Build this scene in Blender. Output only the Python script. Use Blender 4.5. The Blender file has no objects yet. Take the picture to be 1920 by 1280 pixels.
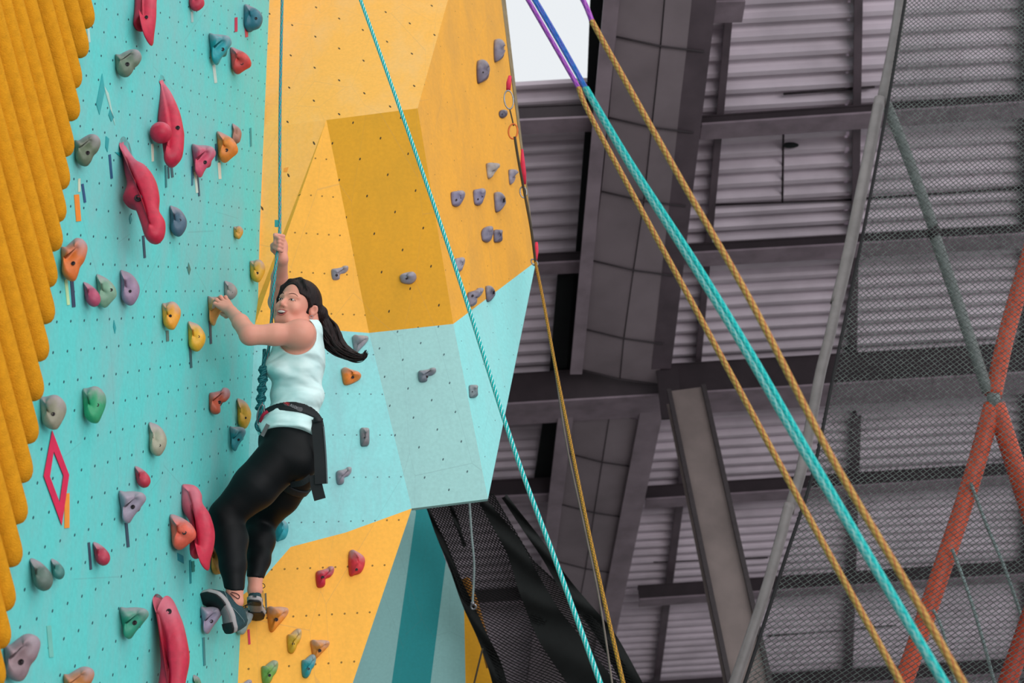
import bpy, math, random
import numpy as np
from mathutils import Vector, Matrix
random.seed(7); np.random.seed(7)

# ------------------------------------------------------------------ camera, sky, sun, exposure
F = 2667.0                                    # focal length in pixels of a 1920 x 1280 frame (50 mm)
CAM = np.array([0.0, 0.0, 1.6])
UPC = np.array([-280.0, 4840.0, 2667.0]); UPC /= np.linalg.norm(UPC)       # world up seen from the camera (right, up, forward)
FH = np.array([0, 0, 1.0]) - UPC[2]*UPC; FH /= np.linalg.norm(FH)           # level forward
RH = np.cross(UPC, FH); RH = RH if RH[0] > 0 else -RH                       # level right
M = np.array([RH, FH, UPC])                   # camera coords (right, up, forward) -> world rows x, y, z
def W(c): return CAM + M @ np.asarray(c, float)
def WD(c): return M @ np.asarray(c, float)
cam_data = bpy.data.cameras.new('camera'); cam = bpy.data.objects.new('camera', cam_data)
bpy.context.scene.collection.objects.link(cam); bpy.context.scene.camera = cam
cam_data.sensor_width = 36.0; cam_data.lens = F*36.0/1920.0
r, u, f = WD([1, 0, 0]), WD([0, 1, 0]), WD([0, 0, 1])
cam.matrix_world = Matrix(((r[0], u[0], -f[0], CAM[0]), (r[1], u[1], -f[1], CAM[1]), (r[2], u[2], -f[2], CAM[2]), (0, 0, 0, 1)))
cam_data.dof.use_dof = True; cam_data.dof.focus_distance = 6.05; cam_data.dof.aperture_fstop = 4.0
cam_data.clip_end = 500

sc = bpy.context.scene
world = bpy.data.worlds.new('sky'); sc.world = world; world.use_nodes = True
bg = world.node_tree.nodes['Background']; bg.inputs[0].default_value = (0.93, 0.965, 1.0, 1); bg.inputs[1].default_value = 0.90
sun_d = bpy.data.lights.new('daylight', 'SUN'); sun_d.energy = 0.85; sun_d.angle = math.radians(50); sun_d.color = (1.0, 0.97, 0.93)
sun = bpy.data.objects.new('daylight', sun_d); sc.collection.objects.link(sun)
sun.rotation_euler = Vector((0.58, -0.42, 0.70)).to_track_quat('Z', 'Y').to_euler()
fill_d = bpy.data.lights.new('roof_fill_light', 'AREA'); fill_d.shape = 'RECTANGLE'; fill_d.size = 12; fill_d.size_y = 5; fill_d.energy = 1050; fill_d.color = (1, .95, .97)  # added area lamp that brightens the roof ridges, no real source
fill = bpy.data.objects.new('roof_fill_light', fill_d); sc.collection.objects.link(fill); fill.location = (9, -6, 2.6); fill.rotation_euler = (Vector((9, -6, 2.6))-Vector((5.5, 15, 9.5))).to_track_quat('Z', 'Y').to_euler()
sc.view_settings.view_transform = 'Standard'; sc.view_settings.look = 'None'
sc.view_settings.exposure = 0.0; sc.view_settings.gamma = 1.0; sc.view_settings.use_curve_mapping = False

# ------------------------------------------------------------------ helpers
COL = sc.collection
def ray(u_, v_): return np.array([(u_-960)/F, (640-v_)/F, 1.0])
def PZ(u_, v_, z): return ray(u_, v_)*z                 # camera coords of a point at a given distance along the view axis
class Plane:                                            # in camera coords
    def __init__(s, p, n): s.p = np.asarray(p, float); s.n = np.asarray(n, float)/np.linalg.norm(n)
    def hit(s, u_, v_, off=0.0):
        d = ray(u_, v_); return d*((s.n @ s.p + off)/(s.n @ d))
def plane3(a, b, c):
    n = np.cross(b-a, c-a)
    if n[2] > 0: n = -n                                 # normal looks back to the viewer's side
    return Plane(a, n)
def srgb(c):
    if isinstance(c, str):
        c = [int(c[i:i+2], 16)/255 for i in (0, 2, 4)]
    return tuple((x/12.92 if x <= .04045 else ((x+.055)/1.055)**2.4) for x in c)+(1,)
def tag(o, label=None, cat=None, group=None, kind=None):
    if label: o['label'] = label
    if cat: o['category'] = cat
    if group: o['group'] = group
    if kind: o['kind'] = kind
    return o
def mesh(name, verts, faces, mat, parent=None, smooth=True, uv=None, world_space=False):
    V = np.asarray(verts, float)
    if not world_space: V = V @ M.T + CAM
    org = np.zeros(3)
    if parent is None: org = (V.min(0)+V.max(0))/2; V = V-org
    else:
        p = parent
        while p is not None: org = org + np.array(p.location); p = p.parent
        V = V-org; org = np.zeros(3)
    me = bpy.data.meshes.new(name); me.from_pydata(V.tolist(), [], [list(map(int, q)) for q in faces]); me.update()
    if smooth: me.polygons.foreach_set('use_smooth', [True]*len(me.polygons))
    if uv is not None:
        lay = me.uv_layers.new(name='UVMap'); li = np.zeros(len(me.loops), int); me.loops.foreach_get('vertex_index', li)
        lay.data.foreach_set('uv', np.asarray(uv, float)[li].ravel())
    me.materials.append(mat)
    o = bpy.data.objects.new(name, me); COL.objects.link(o); o.location = org.tolist()
    if parent is not None: o.parent = parent
    return o
def empty(name, camp):
    o = bpy.data.objects.new(name, None); COL.objects.link(o); o.location = W(camp).tolist(); o.empty_display_size = .1
    return o
def sub(o, lv=1):
    m = o.modifiers.new('sub', 'SUBSURF'); m.levels = lv; m.render_levels = lv; return o

# ---- materials
MATS = {}
def nt(m): m.use_nodes = True; return m.node_tree, m.node_tree.nodes, m.node_tree.links
def add(N, t, **k):
    n = N.new(t)
    for a, b in k.items(): setattr(n, a, b)
    return n
def mixc(N, L, fac, a, b, blend='MIX'):
    m = add(N, 'ShaderNodeMix', data_type='RGBA', blend_type=blend)
    for s, v in ((m.inputs[0], fac), (m.inputs[6], a), (m.inputs[7], b)):
        if isinstance(v, (tuple, float, int)): s.default_value = v
        else: L.new(v, s)
    return m.outputs[2]
def noise(N, L, scale, detail=3, vec=None, rough=.55):
    n = add(N, 'ShaderNodeTexNoise'); n.inputs['Scale'].default_value = scale; n.inputs['Detail'].default_value = detail
    n.inputs['Roughness'].default_value = rough
    if vec is not None: L.new(vec, n.inputs['Vector'])
    return n.outputs['Fac']
def ramp(N, L, fac, a, b):
    r_ = add(N, 'ShaderNodeMapRange'); r_.inputs[1].default_value = a; r_.inputs[2].default_value = b; L.new(fac, r_.inputs[0]); return r_.outputs[0]
def bumpn(N, L, h, strength, dist, bsdf):
    b = add(N, 'ShaderNodeBump'); b.inputs['Strength'].default_value = strength; b.inputs['Distance'].default_value = dist
    L.new(h, b.inputs['Height']); L.new(b.outputs[0], bsdf.inputs['Normal'])
def simple(name, col, rough=.6, metal=0, var=.12, scale=18, bump=0, bdist=.002, spec=.4, col2=None):
    if name in MATS: return MATS[name]
    m = bpy.data.materials.new(name); T, N, L = nt(m); b = N['Principled BSDF']
    tc = add(N, 'ShaderNodeTexCoord'); fac = noise(N, L, scale, 4, tc.outputs['Object'])
    c = srgb(col); d = srgb(col2) if col2 else tuple(x*(1-var*2.2) for x in c[:3])+(1,)
    L.new(mixc(N, L, ramp(N, L, fac, .35, .7), c, d), b.inputs['Base Color'])
    b.inputs['Roughness'].default_value = rough; b.inputs['Metallic'].default_value = metal; b.inputs['Specular IOR Level'].default_value = spec
    if bump: bumpn(N, L, noise(N, L, scale*6, 3, tc.outputs['Object']), bump, bdist, b)
    MATS[name] = m; return m
def panel_mat(name, col, hole=True, aspect=(1, 1), hr=.05, dirt='7e8f92', dirt_amt=.5, hole_col='24383c'):
    m = bpy.data.materials.new(name); T, N, L = nt(m); b = N['Principled BSDF']
    tc = add(N, 'ShaderNodeTexCoord')
    mp = add(N, 'ShaderNodeMapping'); mp.inputs['Scale'].default_value = (3.2, 3.2, .8); L.new(tc.outputs['Object'], mp.inputs[0])
    streak = ramp(N, L, noise(N, L, 1.5, 6, mp.outputs[0], .65), .44, .80)
    patch = ramp(N, L, noise(N, L, 1.3, 8, tc.outputs['Object'], .68), .47, .78)
    fine = ramp(N, L, noise(N, L, 60, 3, tc.outputs['Object']), .3, .8)
    c = srgb(col); dk = tuple(x*.88 for x in c[:3])+(1,)
    base = mixc(N, L, fine, c, dk)
    mu = add(N, 'ShaderNodeMath', operation='MULTIPLY'); L.new(streak, mu.inputs[0]); mu.inputs[1].default_value = dirt_amt
    base = mixc(N, L, mu.outputs[0], base, srgb(dirt))
    mu2 = add(N, 'ShaderNodeMath', operation='MULTIPLY'); L.new(patch, mu2.inputs[0]); mu2.inputs[1].default_value = dirt_amt*.7
    base = mixc(N, L, mu2.outputs[0], base, srgb(dirt))
    # hairline scratches
    mp2 = add(N, 'ShaderNodeMapping'); mp2.inputs['Scale'].default_value = (2, 2, .5); mp2.inputs['Rotation'].default_value = (.5, .3, .4); L.new(tc.outputs['Object'], mp2.inputs[0])
    vo = add(N, 'ShaderNodeTexVoronoi', feature='DISTANCE_TO_EDGE'); vo.inputs['Scale'].default_value = 1.7; L.new(mp2.outputs[0], vo.inputs['Vector'])
    lt = add(N, 'ShaderNodeMath', operation='LESS_THAN'); L.new(vo.outputs['Distance'], lt.inputs[0]); lt.inputs[1].default_value = .002
    mu3 = add(N, 'ShaderNodeMath', operation='MULTIPLY'); L.new(lt.outputs[0], mu3.inputs[0]); mu3.inputs[1].default_value = .16
    base = mixc(N, L, mu3.outputs[0], base, srgb('5b6a6e'))
    if hole:
        fr = add(N, 'ShaderNodeVectorMath', operation='FRACTION'); L.new(tc.outputs['UV'], fr.inputs[0])
        sb = add(N, 'ShaderNodeVectorMath', operation='SUBTRACT'); L.new(fr.outputs[0], sb.inputs[0]); sb.inputs[1].default_value = (.5, .5, 0)
        ml = add(N, 'ShaderNodeVectorMath', operation='MULTIPLY'); L.new(sb.outputs[0], ml.inputs[0]); ml.inputs[1].default_value = (aspect[0], aspect[1], 0)
        ln = add(N, 'ShaderNodeVectorMath', operation='LENGTH'); L.new(ml.outputs[0], ln.inputs[0])
        l2 = add(N, 'ShaderNodeMath', operation='LESS_THAN'); L.new(ln.outputs['Value'], l2.inputs[0]); l2.inputs[1].default_value = hr
        base = mixc(N, L, l2.outputs[0], base, srgb(hole_col))
    L.new(base, b.inputs['Base Color']); b.inputs['Roughness'].default_value = .62; b.inputs['Specular IOR Level'].default_value = .3
    bumpn(N, L, noise(N, L, 140, 2, tc.outputs['Object']), .25, .001, b)
    return m
def hold_mat(col, chalk='9a8f98', amt=.8):
    k = 'hold_'+col+chalk
    if k in MATS: return MATS[k]
    m = bpy.data.materials.new(k); T, N, L = nt(m); b = N['Principled BSDF']
    tc = add(N, 'ShaderNodeTexCoord'); sp = add(N, 'ShaderNodeSeparateXYZ'); L.new(tc.outputs['Generated'], sp.inputs[0])
    nz = noise(N, L, 2.2, 3, tc.outputs['Generated'])
    ad = add(N, 'ShaderNodeMath', operation='MULTIPLY_ADD'); L.new(nz, ad.inputs[0]); ad.inputs[1].default_value = .7; L.new(sp.outputs[2], ad.inputs[2])
    f1 = ramp(N, L, ad.outputs[0], .82, 1.18)
    mu = add(N, 'ShaderNodeMath', operation='MULTIPLY'); L.new(f1, mu.inputs[0]); mu.inputs[1].default_value = amt
    c = srgb(col); base = mixc(N, L, ramp(N, L, noise(N, L, 40, 4, tc.outputs['Object']), .35, .75), c, tuple(x*.75 for x in c[:3])+(1,))
    L.new(mixc(N, L, mu.outputs[0], base, srgb(chalk)), b.inputs['Base Color'])
    b.inputs['Roughness'].default_value = .5; b.inputs['Specular IOR Level'].default_value = .45
    bumpn(N, L, noise(N, L, 160, 2, tc.outputs['Object']), .3, .001, b)
    MATS[k] = m; return m
def rope_mat(name, c1, c2, c3, k=55, rough=.75, gap=.62):
    m = bpy.data.materials.new(name); T, N, L = nt(m); b = N['Principled BSDF']
    tc = add(N, 'ShaderNodeTexCoord'); sp = add(N, 'ShaderNodeSeparateXYZ'); L.new(tc.outputs['UV'], sp.inputs[0])
    def stripes(sgn, kk, thr, off=0):
        a = add(N, 'ShaderNodeMath', operation='MULTIPLY'); L.new(sp.outputs[0], a.inputs[0]); a.inputs[1].default_value = kk
        c = add(N, 'ShaderNodeMath', operation='MULTIPLY_ADD'); L.new(sp.outputs[1], c.inputs[0]); c.inputs[1].default_value = sgn; L.new(a.outputs[0], c.inputs[2])
        d = add(N, 'ShaderNodeMath', operation='ADD'); L.new(c.outputs[0], d.inputs[0]); d.inputs[1].default_value = off
        e = add(N, 'ShaderNodeMath', operation='FRACT'); L.new(d.outputs[0], e.inputs[0])
        g = add(N, 'ShaderNodeMath', operation='GREATER_THAN'); L.new(e.outputs[0], g.inputs[0]); g.inputs[1].default_value = thr; return g.outputs[0]
    s1 = stripes(1, k, gap); s2 = stripes(-1, k*.5, .8, .3)
    base = mixc(N, L, s1, srgb(c1), srgb(c2)); base = mixc(N, L, s2, base, srgb(c3))
    L.new(base, b.inputs['Base Color']); b.inputs['Roughness'].default_value = rough; b.inputs['Specular IOR Level'].default_value = .2
    bumpn(N, L, s1, .5, .001, b)
    return m

# ---- geometry builders (camera coords)
def frame_of(d, ref=(0, 0, 1)):
    d = d/np.linalg.norm(d); a = np.cross(d, ref)
    if np.linalg.norm(a) < 1e-3: a = np.cross(d, (0, 1, 0))
    a /= np.linalg.norm(a); return d, a, np.cross(d, a)
def catmull(P, n=8, closed=False):
    P = [np.asarray(p, float) for p in P]; out = []; m = len(P)
    if m < 3 and not closed: return np.array([P[0]+(P[1]-P[0])*t for t in np.linspace(0, 1, n+1)])
    for i in range(m if closed else m-1):
        g = (lambda j: P[j % m]) if closed else (lambda j: P[min(max(j, 0), m-1)])
        a, b, c, d = g(i-1), g(i), g(i+1), g(i+2)
        for t in np.arange(n)/n:
            out.append(.5*((2*b)+(-a+c)*t+(2*a-5*b+4*c-d)*t*t+(-a+3*b-3*c+d)*t**3))
    if not closed: out.append(P[-1])
    return np.array(out)
def tube_data(path, rad, k=10, cap=True):
    path = np.asarray(path, float); n = len(path); rad = np.broadcast_to(rad, (n,))
    V = []; UV = []; Fc = []; s = 0; a = None
    for i in range(n):
        t = path[min(i+1, n-1)]-path[max(i-1, 0)]; t = t/(np.linalg.norm(t)+1e-12)
        if a is None: _, a, _ = frame_of(t)
        a = a-(a@t)*t; a /= np.linalg.norm(a)+1e-12; b = np.cross(t, a)
        if i: s += np.linalg.norm(path[i]-path[i-1])
        for j in range(k):
            th = 2*math.pi*j/k; V.append(path[i]+rad[i]*(math.cos(th)*a+math.sin(th)*b)); UV.append((s, abs(2*j/k-1)*2))
    for i in range(n-1):
        for j in range(k): Fc.append((i*k+j, i*k+(j+1) % k, (i+1)*k+(j+1) % k, (i+1)*k+j))
    if cap: Fc.append(tuple(range(k))[::-1]); Fc.append(tuple((n-1)*k+j for j in range(k)))
    return V, Fc, UV
def tube(name, path, rad, mat, parent=None, k=10):
    V, Fc, UV = tube_data(path, rad, k); return mesh(name, V, Fc, mat, parent, uv=UV)
def merge(parts):
    V = []; Fc = []
    for v, f_ in parts:
        o = len(V); V += list(v); Fc += [tuple(o+i for i in q) for q in f_]
    return V, Fc
def box_data(c, ax, ay, az):          # centre and three half-axes
    V = [c+sx*ax+sy*ay+sz*az for sx in (-1, 1) for sy in (-1, 1) for sz in (-1, 1)]
    return V, [(0, 1, 3, 2), (4, 6, 7, 5), (0, 4, 5, 1), (2, 3, 7, 6), (0, 2, 6, 4), (1, 5, 7, 3)]
def slab_poly(pts, n, th):            # polygon with thickness th away from n
    pts = [np.asarray(p) for p in pts]; k = len(pts); back = [p-n*th for p in pts]
    return pts+back, [tuple(range(k)), tuple(range(2*k-1, k-1, -1))]+[(i, i+k, (i+1) % k+k, (i+1) % k) for i in range(k)]
def icos(c, r_, n=10, m=16, ax=None):
    V = []; Fc = []
    ax = np.eye(3) if ax is None else np.asarray(ax); r_ = np.broadcast_to(r_, (3,))
    for i in range(n+1):
        th = math.pi*i/n
        for j in range(m):
            ph = 2*math.pi*j/m; l = np.array([math.sin(th)*math.cos(ph), math.cos(th), math.sin(th)*math.sin(ph)])*r_
            V.append(np.asarray(c)+l @ ax)
    for i in range(n):
        for j in range(m): Fc.append((i*m+j, i*m+(j+1) % m, (i+1)*m+(j+1) % m, (i+1)*m+j))
    return V, Fc
def torus_data(c, n, R, r_, m=24, k=8, sx=1.0, xdir=None):
    d, a, b = frame_of(np.asarray(n, float))
    if xdir is not None: a = np.asarray(xdir, float); a = a-(a@d)*d; a /= np.linalg.norm(a); b = np.cross(d, a)
    pts = [np.asarray(c)+a*math.cos(t)*R*sx+b*math.sin(t)*R for t in np.linspace(0, 2*math.pi, m, endpoint=False)]
    V = []; Fc = []
    for i, p in enumerate(pts):
        o = p-np.asarray(c); o /= np.linalg.norm(o)
        for j in range(k):
            th = 2*math.pi*j/k; V.append(p+r_*(math.cos(th)*o+math.sin(th)*d))
    for i in range(m):
        for j in range(k): Fc.append((i*k+j, i*k+(j+1) % k, ((i+1) % m)*k+(j+1) % k, ((i+1) % m)*k+j))
    return V, Fc

# ------------------------------------------------------------------ the setting: climbing walls
AH = np.array([.179, -.467, .866]); AH -= (AH@UPC)*UPC; AH /= np.linalg.norm(AH)     # level direction along the turquoise wall
AN = np.cross(UPC, AH); AN = AN if AN[0] > 0 else -AN
PA = Plane(PZ(400, 590, 6.25), AN)
def lattice(P, p00, p10, n10, p01, n01):
    o, a, b = P.hit(*p00), (P.hit(*p10)-P.hit(*p00))/n10, (P.hit(*p01)-P.hit(*p00))/n01
    G = np.linalg.pinv(np.array([a, b]).T)
    return (lambda q: G @ (np.asarray(q)-o)+np.array([.5, .5])), np.linalg.norm(a), np.linalg.norm(b)

c0, c1, c2, c25, c3, c35, c4 = [PA.hit(*p) for p in ((505, 0), (495, 240), (487, 430), (484, 560), (478, 608), (462, 960), (446, 1280))]
up_edge = PA.hit(513, -260); dn_edge = c4 + (c4-c3)/np.linalg.norm(c4-c3)*0.0
# run down to the floor along the wall's edge
def to_floor(p, d): h = (W(p)[2]-0.0); dz = WD(d)[2]; return p + d*(-h/dz)
dn_edge = to_floor(c4, (c4-c3)/np.linalg.norm(c4-c3))
near_top = c1 - AH*5.2; near_top = near_top + UPC*(2.4); near_bot = to_floor(near_top, -UPC)
lat, la, lb = lattice(PA, (78.9, 604.9), (248.9, 595.8), 7, (71.5, 663.7), 1)
m_turq = panel_mat('turquoise_paint', '5dcdc9', aspect=(la/lb, 1), hr=.05, dirt='93a9ab', dirt_amt=.6, hole_col='1c4c55')
pts = [up_edge, c0, c1, c2, c25, c3, c35, c4, dn_edge, near_bot, near_top]
V, Fc = slab_poly(pts, AN, .04)
wall_left = mesh('wall_left', V, Fc, m_turq, smooth=False, uv=[lat(p) for p in V]); tag(wall_left, 'tall turquoise climbing wall with rows of bolt holes', kind='structure')

# the angular tower right of it
K, Q_, V_ = PZ(783, 203, 7.5), PZ(850, 607, 7.1), PZ(1005, 490, 8.3)
P5 = plane3(K, Q_, V_); L_ = P5.hit(840, 0); M1 = P5.hit(962, 175); M0 = P5.hit(940, 0); M2 = P5.hit(921, -235); L2 = P5.hit(905, -235)
P1 = plane3(c1, K, L_); J = P1.hit(612, 225); P4 = plane3(J, K, Q_); S_ = P4.hit(692, 624)
PB = plane3(c3, c4, S_); T_ = PB.hit(772, 953); P6 = plane3(S_, Q_, T_); R_ = P6.hit(915, 935)
PF3 = plane3(J, S_, c25); PF2 = plane3(c1, J, c25)
P7 = plane3(Q_, V_, R_)
yel = 'fbb650'
lat1, a1, b1 = lattice(P1, (547.8, 47), (728.5, 137), 4, (545.1, 103.8), 1)
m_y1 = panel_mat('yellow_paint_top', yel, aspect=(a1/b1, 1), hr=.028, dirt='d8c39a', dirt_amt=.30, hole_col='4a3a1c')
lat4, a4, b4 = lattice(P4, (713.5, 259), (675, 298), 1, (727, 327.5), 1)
m_y4 = panel_mat('yellow_box_shaded', 'e6a01e', aspect=(a4/b4, 1), hr=.03, dirt='b98a20', dirt_amt=.4, hole_col='4a3512')  # deeper yellow puts the overhang's shade into the colour
lat5, a5, b5 = lattice(P5, (893, 330), (925, 305), 1, (900, 385), 1)
m_y5 = panel_mat('yellow_paint_side', 'e9a638', aspect=(a5/b5, 1), hr=.02, dirt='a8834a', dirt_amt=.5, hole_col='6a4f1c')
latB, aB, bB = lattice(PB, (548, 446), (611, 450), 3, (541, 515), 1)
m_y3 = panel_mat('yellow_paint_face', 'fbb442', aspect=(aB/bB, 1), hr=.022, dirt='c9963a', dirt_amt=.4, hole_col='8a6520')
m_t3 = panel_mat('pale_teal_paint', '8dd6d6', aspect=(aB/bB, 1), hr=.018, dirt='8f9ca4', dirt_amt=.6, hole_col='55777c')
lat6, a6, b6 = lattice(P6, (788.8, 643), (822, 612), 1, (799, 696), 1)
m_t6 = panel_mat('grey_teal_paint', 'a3d2cf', aspect=(a6/b6, 1), hr=.035, dirt='8fb0b2', dirt_amt=.4, hole_col='4c666a')
m_t7 = panel_mat('pale_teal_side', '8ed9d8', aspect=(a6/b6, 1), hr=.02, dirt='9fc4c4', dirt_amt=.4, hole_col='5c8084')
wall_center = empty('wall_center', c4); tag(wall_center, 'angular yellow and pale teal climbing tower beside the turquoise wall', kind='structure')
def panel(name, pts, m, latf, th=.03, holes=None):
    pts = [np.asarray(p) for p in pts]; n = np.cross(pts[1]-pts[0], pts[-1]-pts[0]); n /= np.linalg.norm(n)
    if n[2] > 0: n = -n
    V, Fc = slab_poly(pts, n, th); return mesh(name, V, Fc, m, wall_center, smooth=False, uv=[latf(p) for p in V])
panel('upper_panel', [P1.hit(513, -260), P1.hit(505, 0), c1, J, K, L_, P1.hit(905, -235)], m_y1, lat1)
panel('side_panel', [c1, J, c25, c2], m_y1, lat1)
panel('yellow_panel', [J, S_, c3, c25], m_y3, latB)
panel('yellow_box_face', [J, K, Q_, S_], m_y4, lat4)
m_y5p = m_y5
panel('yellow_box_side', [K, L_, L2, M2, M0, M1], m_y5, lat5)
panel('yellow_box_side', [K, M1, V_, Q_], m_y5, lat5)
panel('grey_box_face', [S_, Q_, R_, T_], m_t6, lat6)
panel('pale_box_side', [Q_, V_, R_], m_t7, lat6)
e1, e2, e3 = PB.hit(648, 998), PB.hit(545, 1025), PB.hit(490, 1088)
c38 = c3+(c4-c3)*.78
panel('pale_teal_panel', [c3, S_, T_, e1, e2, e3, c38], m_t3, latB)
g1 = PB.hit(658, 1290); gf = to_floor(g1, -UPC)
panel('lower_yellow_panel', [T_, g1, gf, dn_edge, c4, c38, e3, e2, e1], m_y3, latB)
# back of the tower box, closing it as a volume
bk = np.array([0, 0, 1.0])
V = [V_, R_, T_, M0, M2, V_+np.array([-.9, .1, 1.3]), T_+np.array([.0, .1, 1.2]), M2+np.array([-.9, .1, 1.5])]
mesh('back_panel', V, [(0, 1, 5), (1, 2, 6), (1, 6, 5), (0, 5, 7), (0, 7, 4, 3)], simple('raw_plywood', '8a7a5c', .8), wall_center, smooth=False)

# farther striped wall below the tower
PS = Plane(PZ(800, 1100, 9.6), WD_n := np.array([-.05, -.48, -.876]) @ np.eye(3))
PS = Plane(PZ(800, 1100, 9.6), -FH + .25*RH)
def striped(name, px, m):
    p = [PS.hit(*q) for q in px]; V, Fc = slab_poly(p, PS.n, .05); return mesh(name, V, Fc, m, wall_back, smooth=False, uv=[(0, 0)]*len(V))
wall_back = empty('wall_back', PS.hit(800, 1280)); tag(wall_back, 'farther wall in grey teal with dark teal stripe and yellow edge', kind='structure')
m_s1 = panel_mat('stripe_grey_teal', '7fb0ae', hole=False, dirt='6f8f90', dirt_amt=.3); m_s2 = panel_mat('stripe_dark_teal', '0f8488', hole=False, dirt='0a6a70', dirt_amt=.3); m_s3 = panel_mat('stripe_yellow', 'd99c0c', hole=False, dirt='b88410', dirt_amt=.3)
striped('grey_teal_stripe', [(764, 930), (772, 930), (780, 960), (733, 1290), (640, 1290)], m_s1)
striped('dark_teal_stripe', [(772, 900), (783, 900), (836, 1052), (806, 1290), (733, 1290), (780, 960)], m_s2)
striped('grey_teal_stripe', [(836, 1052), (870, 1128), (873, 1290), (806, 1290)], m_s1)
striped('yellow_stripe', [(870, 1128), (937, 1290), (873, 1290)], m_s3)

# floor
fl = [[-14, -8, 0], [14, -8, 0], [14, 34, 0], [-14, 34, 0]]
mesh('floor', fl, [(0, 1, 2, 3)], simple('rubber_floor', '908d8c', .85, var=.2, scale=2), smooth=False, world_space=True)['kind'] = 'structure'

m_far = simple('light_block_dark', '4a464a', .8, scale=1)  # unseen dark walls added to keep level light off the roof ridges
for nm, c_, a_, b_ in (('wall_far_light_block', (4, 36, 5.5), (24, 0, 0), (0, 0, 5.5)), ('wall_side_light_block', (-14, 14, 6), (0, 22, 0), (0, 0, 6))):
    c_, a_, b_ = map(np.array, (c_, a_, b_)); mesh(nm, [c_-a_-b_, c_+a_-b_, c_+a_+b_, c_-a_+b_], [(0, 1, 2, 3)], m_far, smooth=False, world_space=True)['kind'] = 'structure'

# ------------------------------------------------------------------ the setting: steel roof
el = math.radians(-12)
SL = math.cos(el)*FH + math.sin(el)*UPC                  # down the roof, away from the viewer
RN = np.cross(RH, SL); RN = RN if RN[1] < 0 else -RN      # looks down into the hall
PR = Plane(PZ(1400, 700, 17.0), RN)
ceiling = empty('ceiling', PR.hit(1400, 700)); tag(ceiling, 'high corrugated metal roof on dark steel beams', kind='structure')
m_sheet = simple('corrugated_sheet', 'd6c9d3', .5, metal=.1, var=.12, scale=1.3)
m_web = simple('beam_web_shaded', '352b30', .7, var=.15, scale=4); m_fl = simple('beam_flange_lit', '8e7f88', .6, var=.15, scale=4)  # shaded web and lit flange put into two colours of one steel
m_dark = simple('dark_recess_shade', '161b1c', .9)
def roof_uv(p): q = np.asarray(p)-PR.p; return q@RH, q@SL
def sheet(name, u0, u1, v0, v1, pitch=.205, amp=.055, udiv=1):
    # corrugated sheet between two pixel columns and rows; ridges run level
    a, b = roof_uv(PR.hit(u0, (v0+v1)/2)), roof_uv(PR.hit(u1, (v0+v1)/2))
    s0, s1 = roof_uv(PR.hit((u0+u1)/2, v0))[1], roof_uv(PR.hit((u0+u1)/2, v1))[1]
    ns = int(abs(s1-s0)/pitch*8); V = []; Fc = []
    for i in range(ns+1):
        s = s0+(s1-s0)*i/ns
        # pixel columns followed at this row
        v = v0+(v1-v0)*i/ns
        h = amp*max(-.75, min(.75, math.sin(2*math.pi*s/pitch)*1.2))
        for uu in (u0, u1):
            rr = roof_uv(PR.hit(uu, v))[0]; V.append(PR.p+RH*rr+SL*s-RN*h)
    for i in range(ns): Fc.append((2*i, 2*i+1, 2*i+3, 2*i+2))
    return mesh(name, V, Fc, m_sheet, ceiling, smooth=False)
sheet('roof_sheet', 1225, 1606, -260, 735); sheet('roof_sheet', 1606, 2300, -260, 735)
sheet('roof_sheet', 1120, 1602, 735, 1460); sheet('roof_sheet', 1602, 2300, 735, 1460)
sheet('roof_sheet', 100, 1140, 172, 735); sheet('roof_sheet', 100, 1125, 735, 1460)
def hbeam(u0, v0, u1, v1, web=20, fl=15, drop=.35):
    # channel beam: upright web towards us, bottom flange behind its lower edge
    a, b = PR.hit(u0, v0), PR.hit(u1, v1); z0 = (a[2]+b[2])/2
    a = a*(1-.02); b = b*(1-.02)
    h = web*z0/F/.875; w = fl*z0/F/.46
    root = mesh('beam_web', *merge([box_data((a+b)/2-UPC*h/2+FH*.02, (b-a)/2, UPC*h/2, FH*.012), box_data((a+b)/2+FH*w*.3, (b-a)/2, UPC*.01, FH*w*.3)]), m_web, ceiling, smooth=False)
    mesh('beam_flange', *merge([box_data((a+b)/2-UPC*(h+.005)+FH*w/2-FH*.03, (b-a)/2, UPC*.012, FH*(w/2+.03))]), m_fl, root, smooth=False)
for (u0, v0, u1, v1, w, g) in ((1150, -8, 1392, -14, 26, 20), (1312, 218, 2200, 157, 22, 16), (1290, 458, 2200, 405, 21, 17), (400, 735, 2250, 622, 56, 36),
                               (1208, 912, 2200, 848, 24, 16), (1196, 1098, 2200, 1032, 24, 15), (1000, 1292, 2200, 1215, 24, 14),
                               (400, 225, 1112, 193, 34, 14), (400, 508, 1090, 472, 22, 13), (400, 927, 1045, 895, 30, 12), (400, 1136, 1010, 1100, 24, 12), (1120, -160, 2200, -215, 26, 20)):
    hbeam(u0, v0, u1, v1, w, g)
def rafter(px0, px1, width, m, depth=.22, off=.03, name='rafter', shade=True):
    a, b = PR.hit(*px0)*(1-off), PR.hit(*px1)*(1-off); d = b-a; z = (a[2]+b[2])/2
    side = np.cross(d, RN); side /= np.linalg.norm(side); w = width*z/F/2
    parts = [box_data((a+b)/2, d/2, side*w, RN*.012)]                      # bottom flange
    parts.append(box_data((a+b)/2-RN*depth/2, d/2, side*.012, RN*depth/2)) # web
    return mesh(name, *merge(parts), m, ceiling, smooth=False)
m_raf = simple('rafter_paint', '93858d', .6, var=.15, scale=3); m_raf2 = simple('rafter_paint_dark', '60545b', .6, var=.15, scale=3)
rafter((1158, -120), (1080, 700), 26, m_raf, .35, .05)
rafter((1062, 770), (985, 1400), 24, m_raf, .35, .05)
rafter((1333, -120), (1240, 690), 42, m_raf2, .35, .045)
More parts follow.
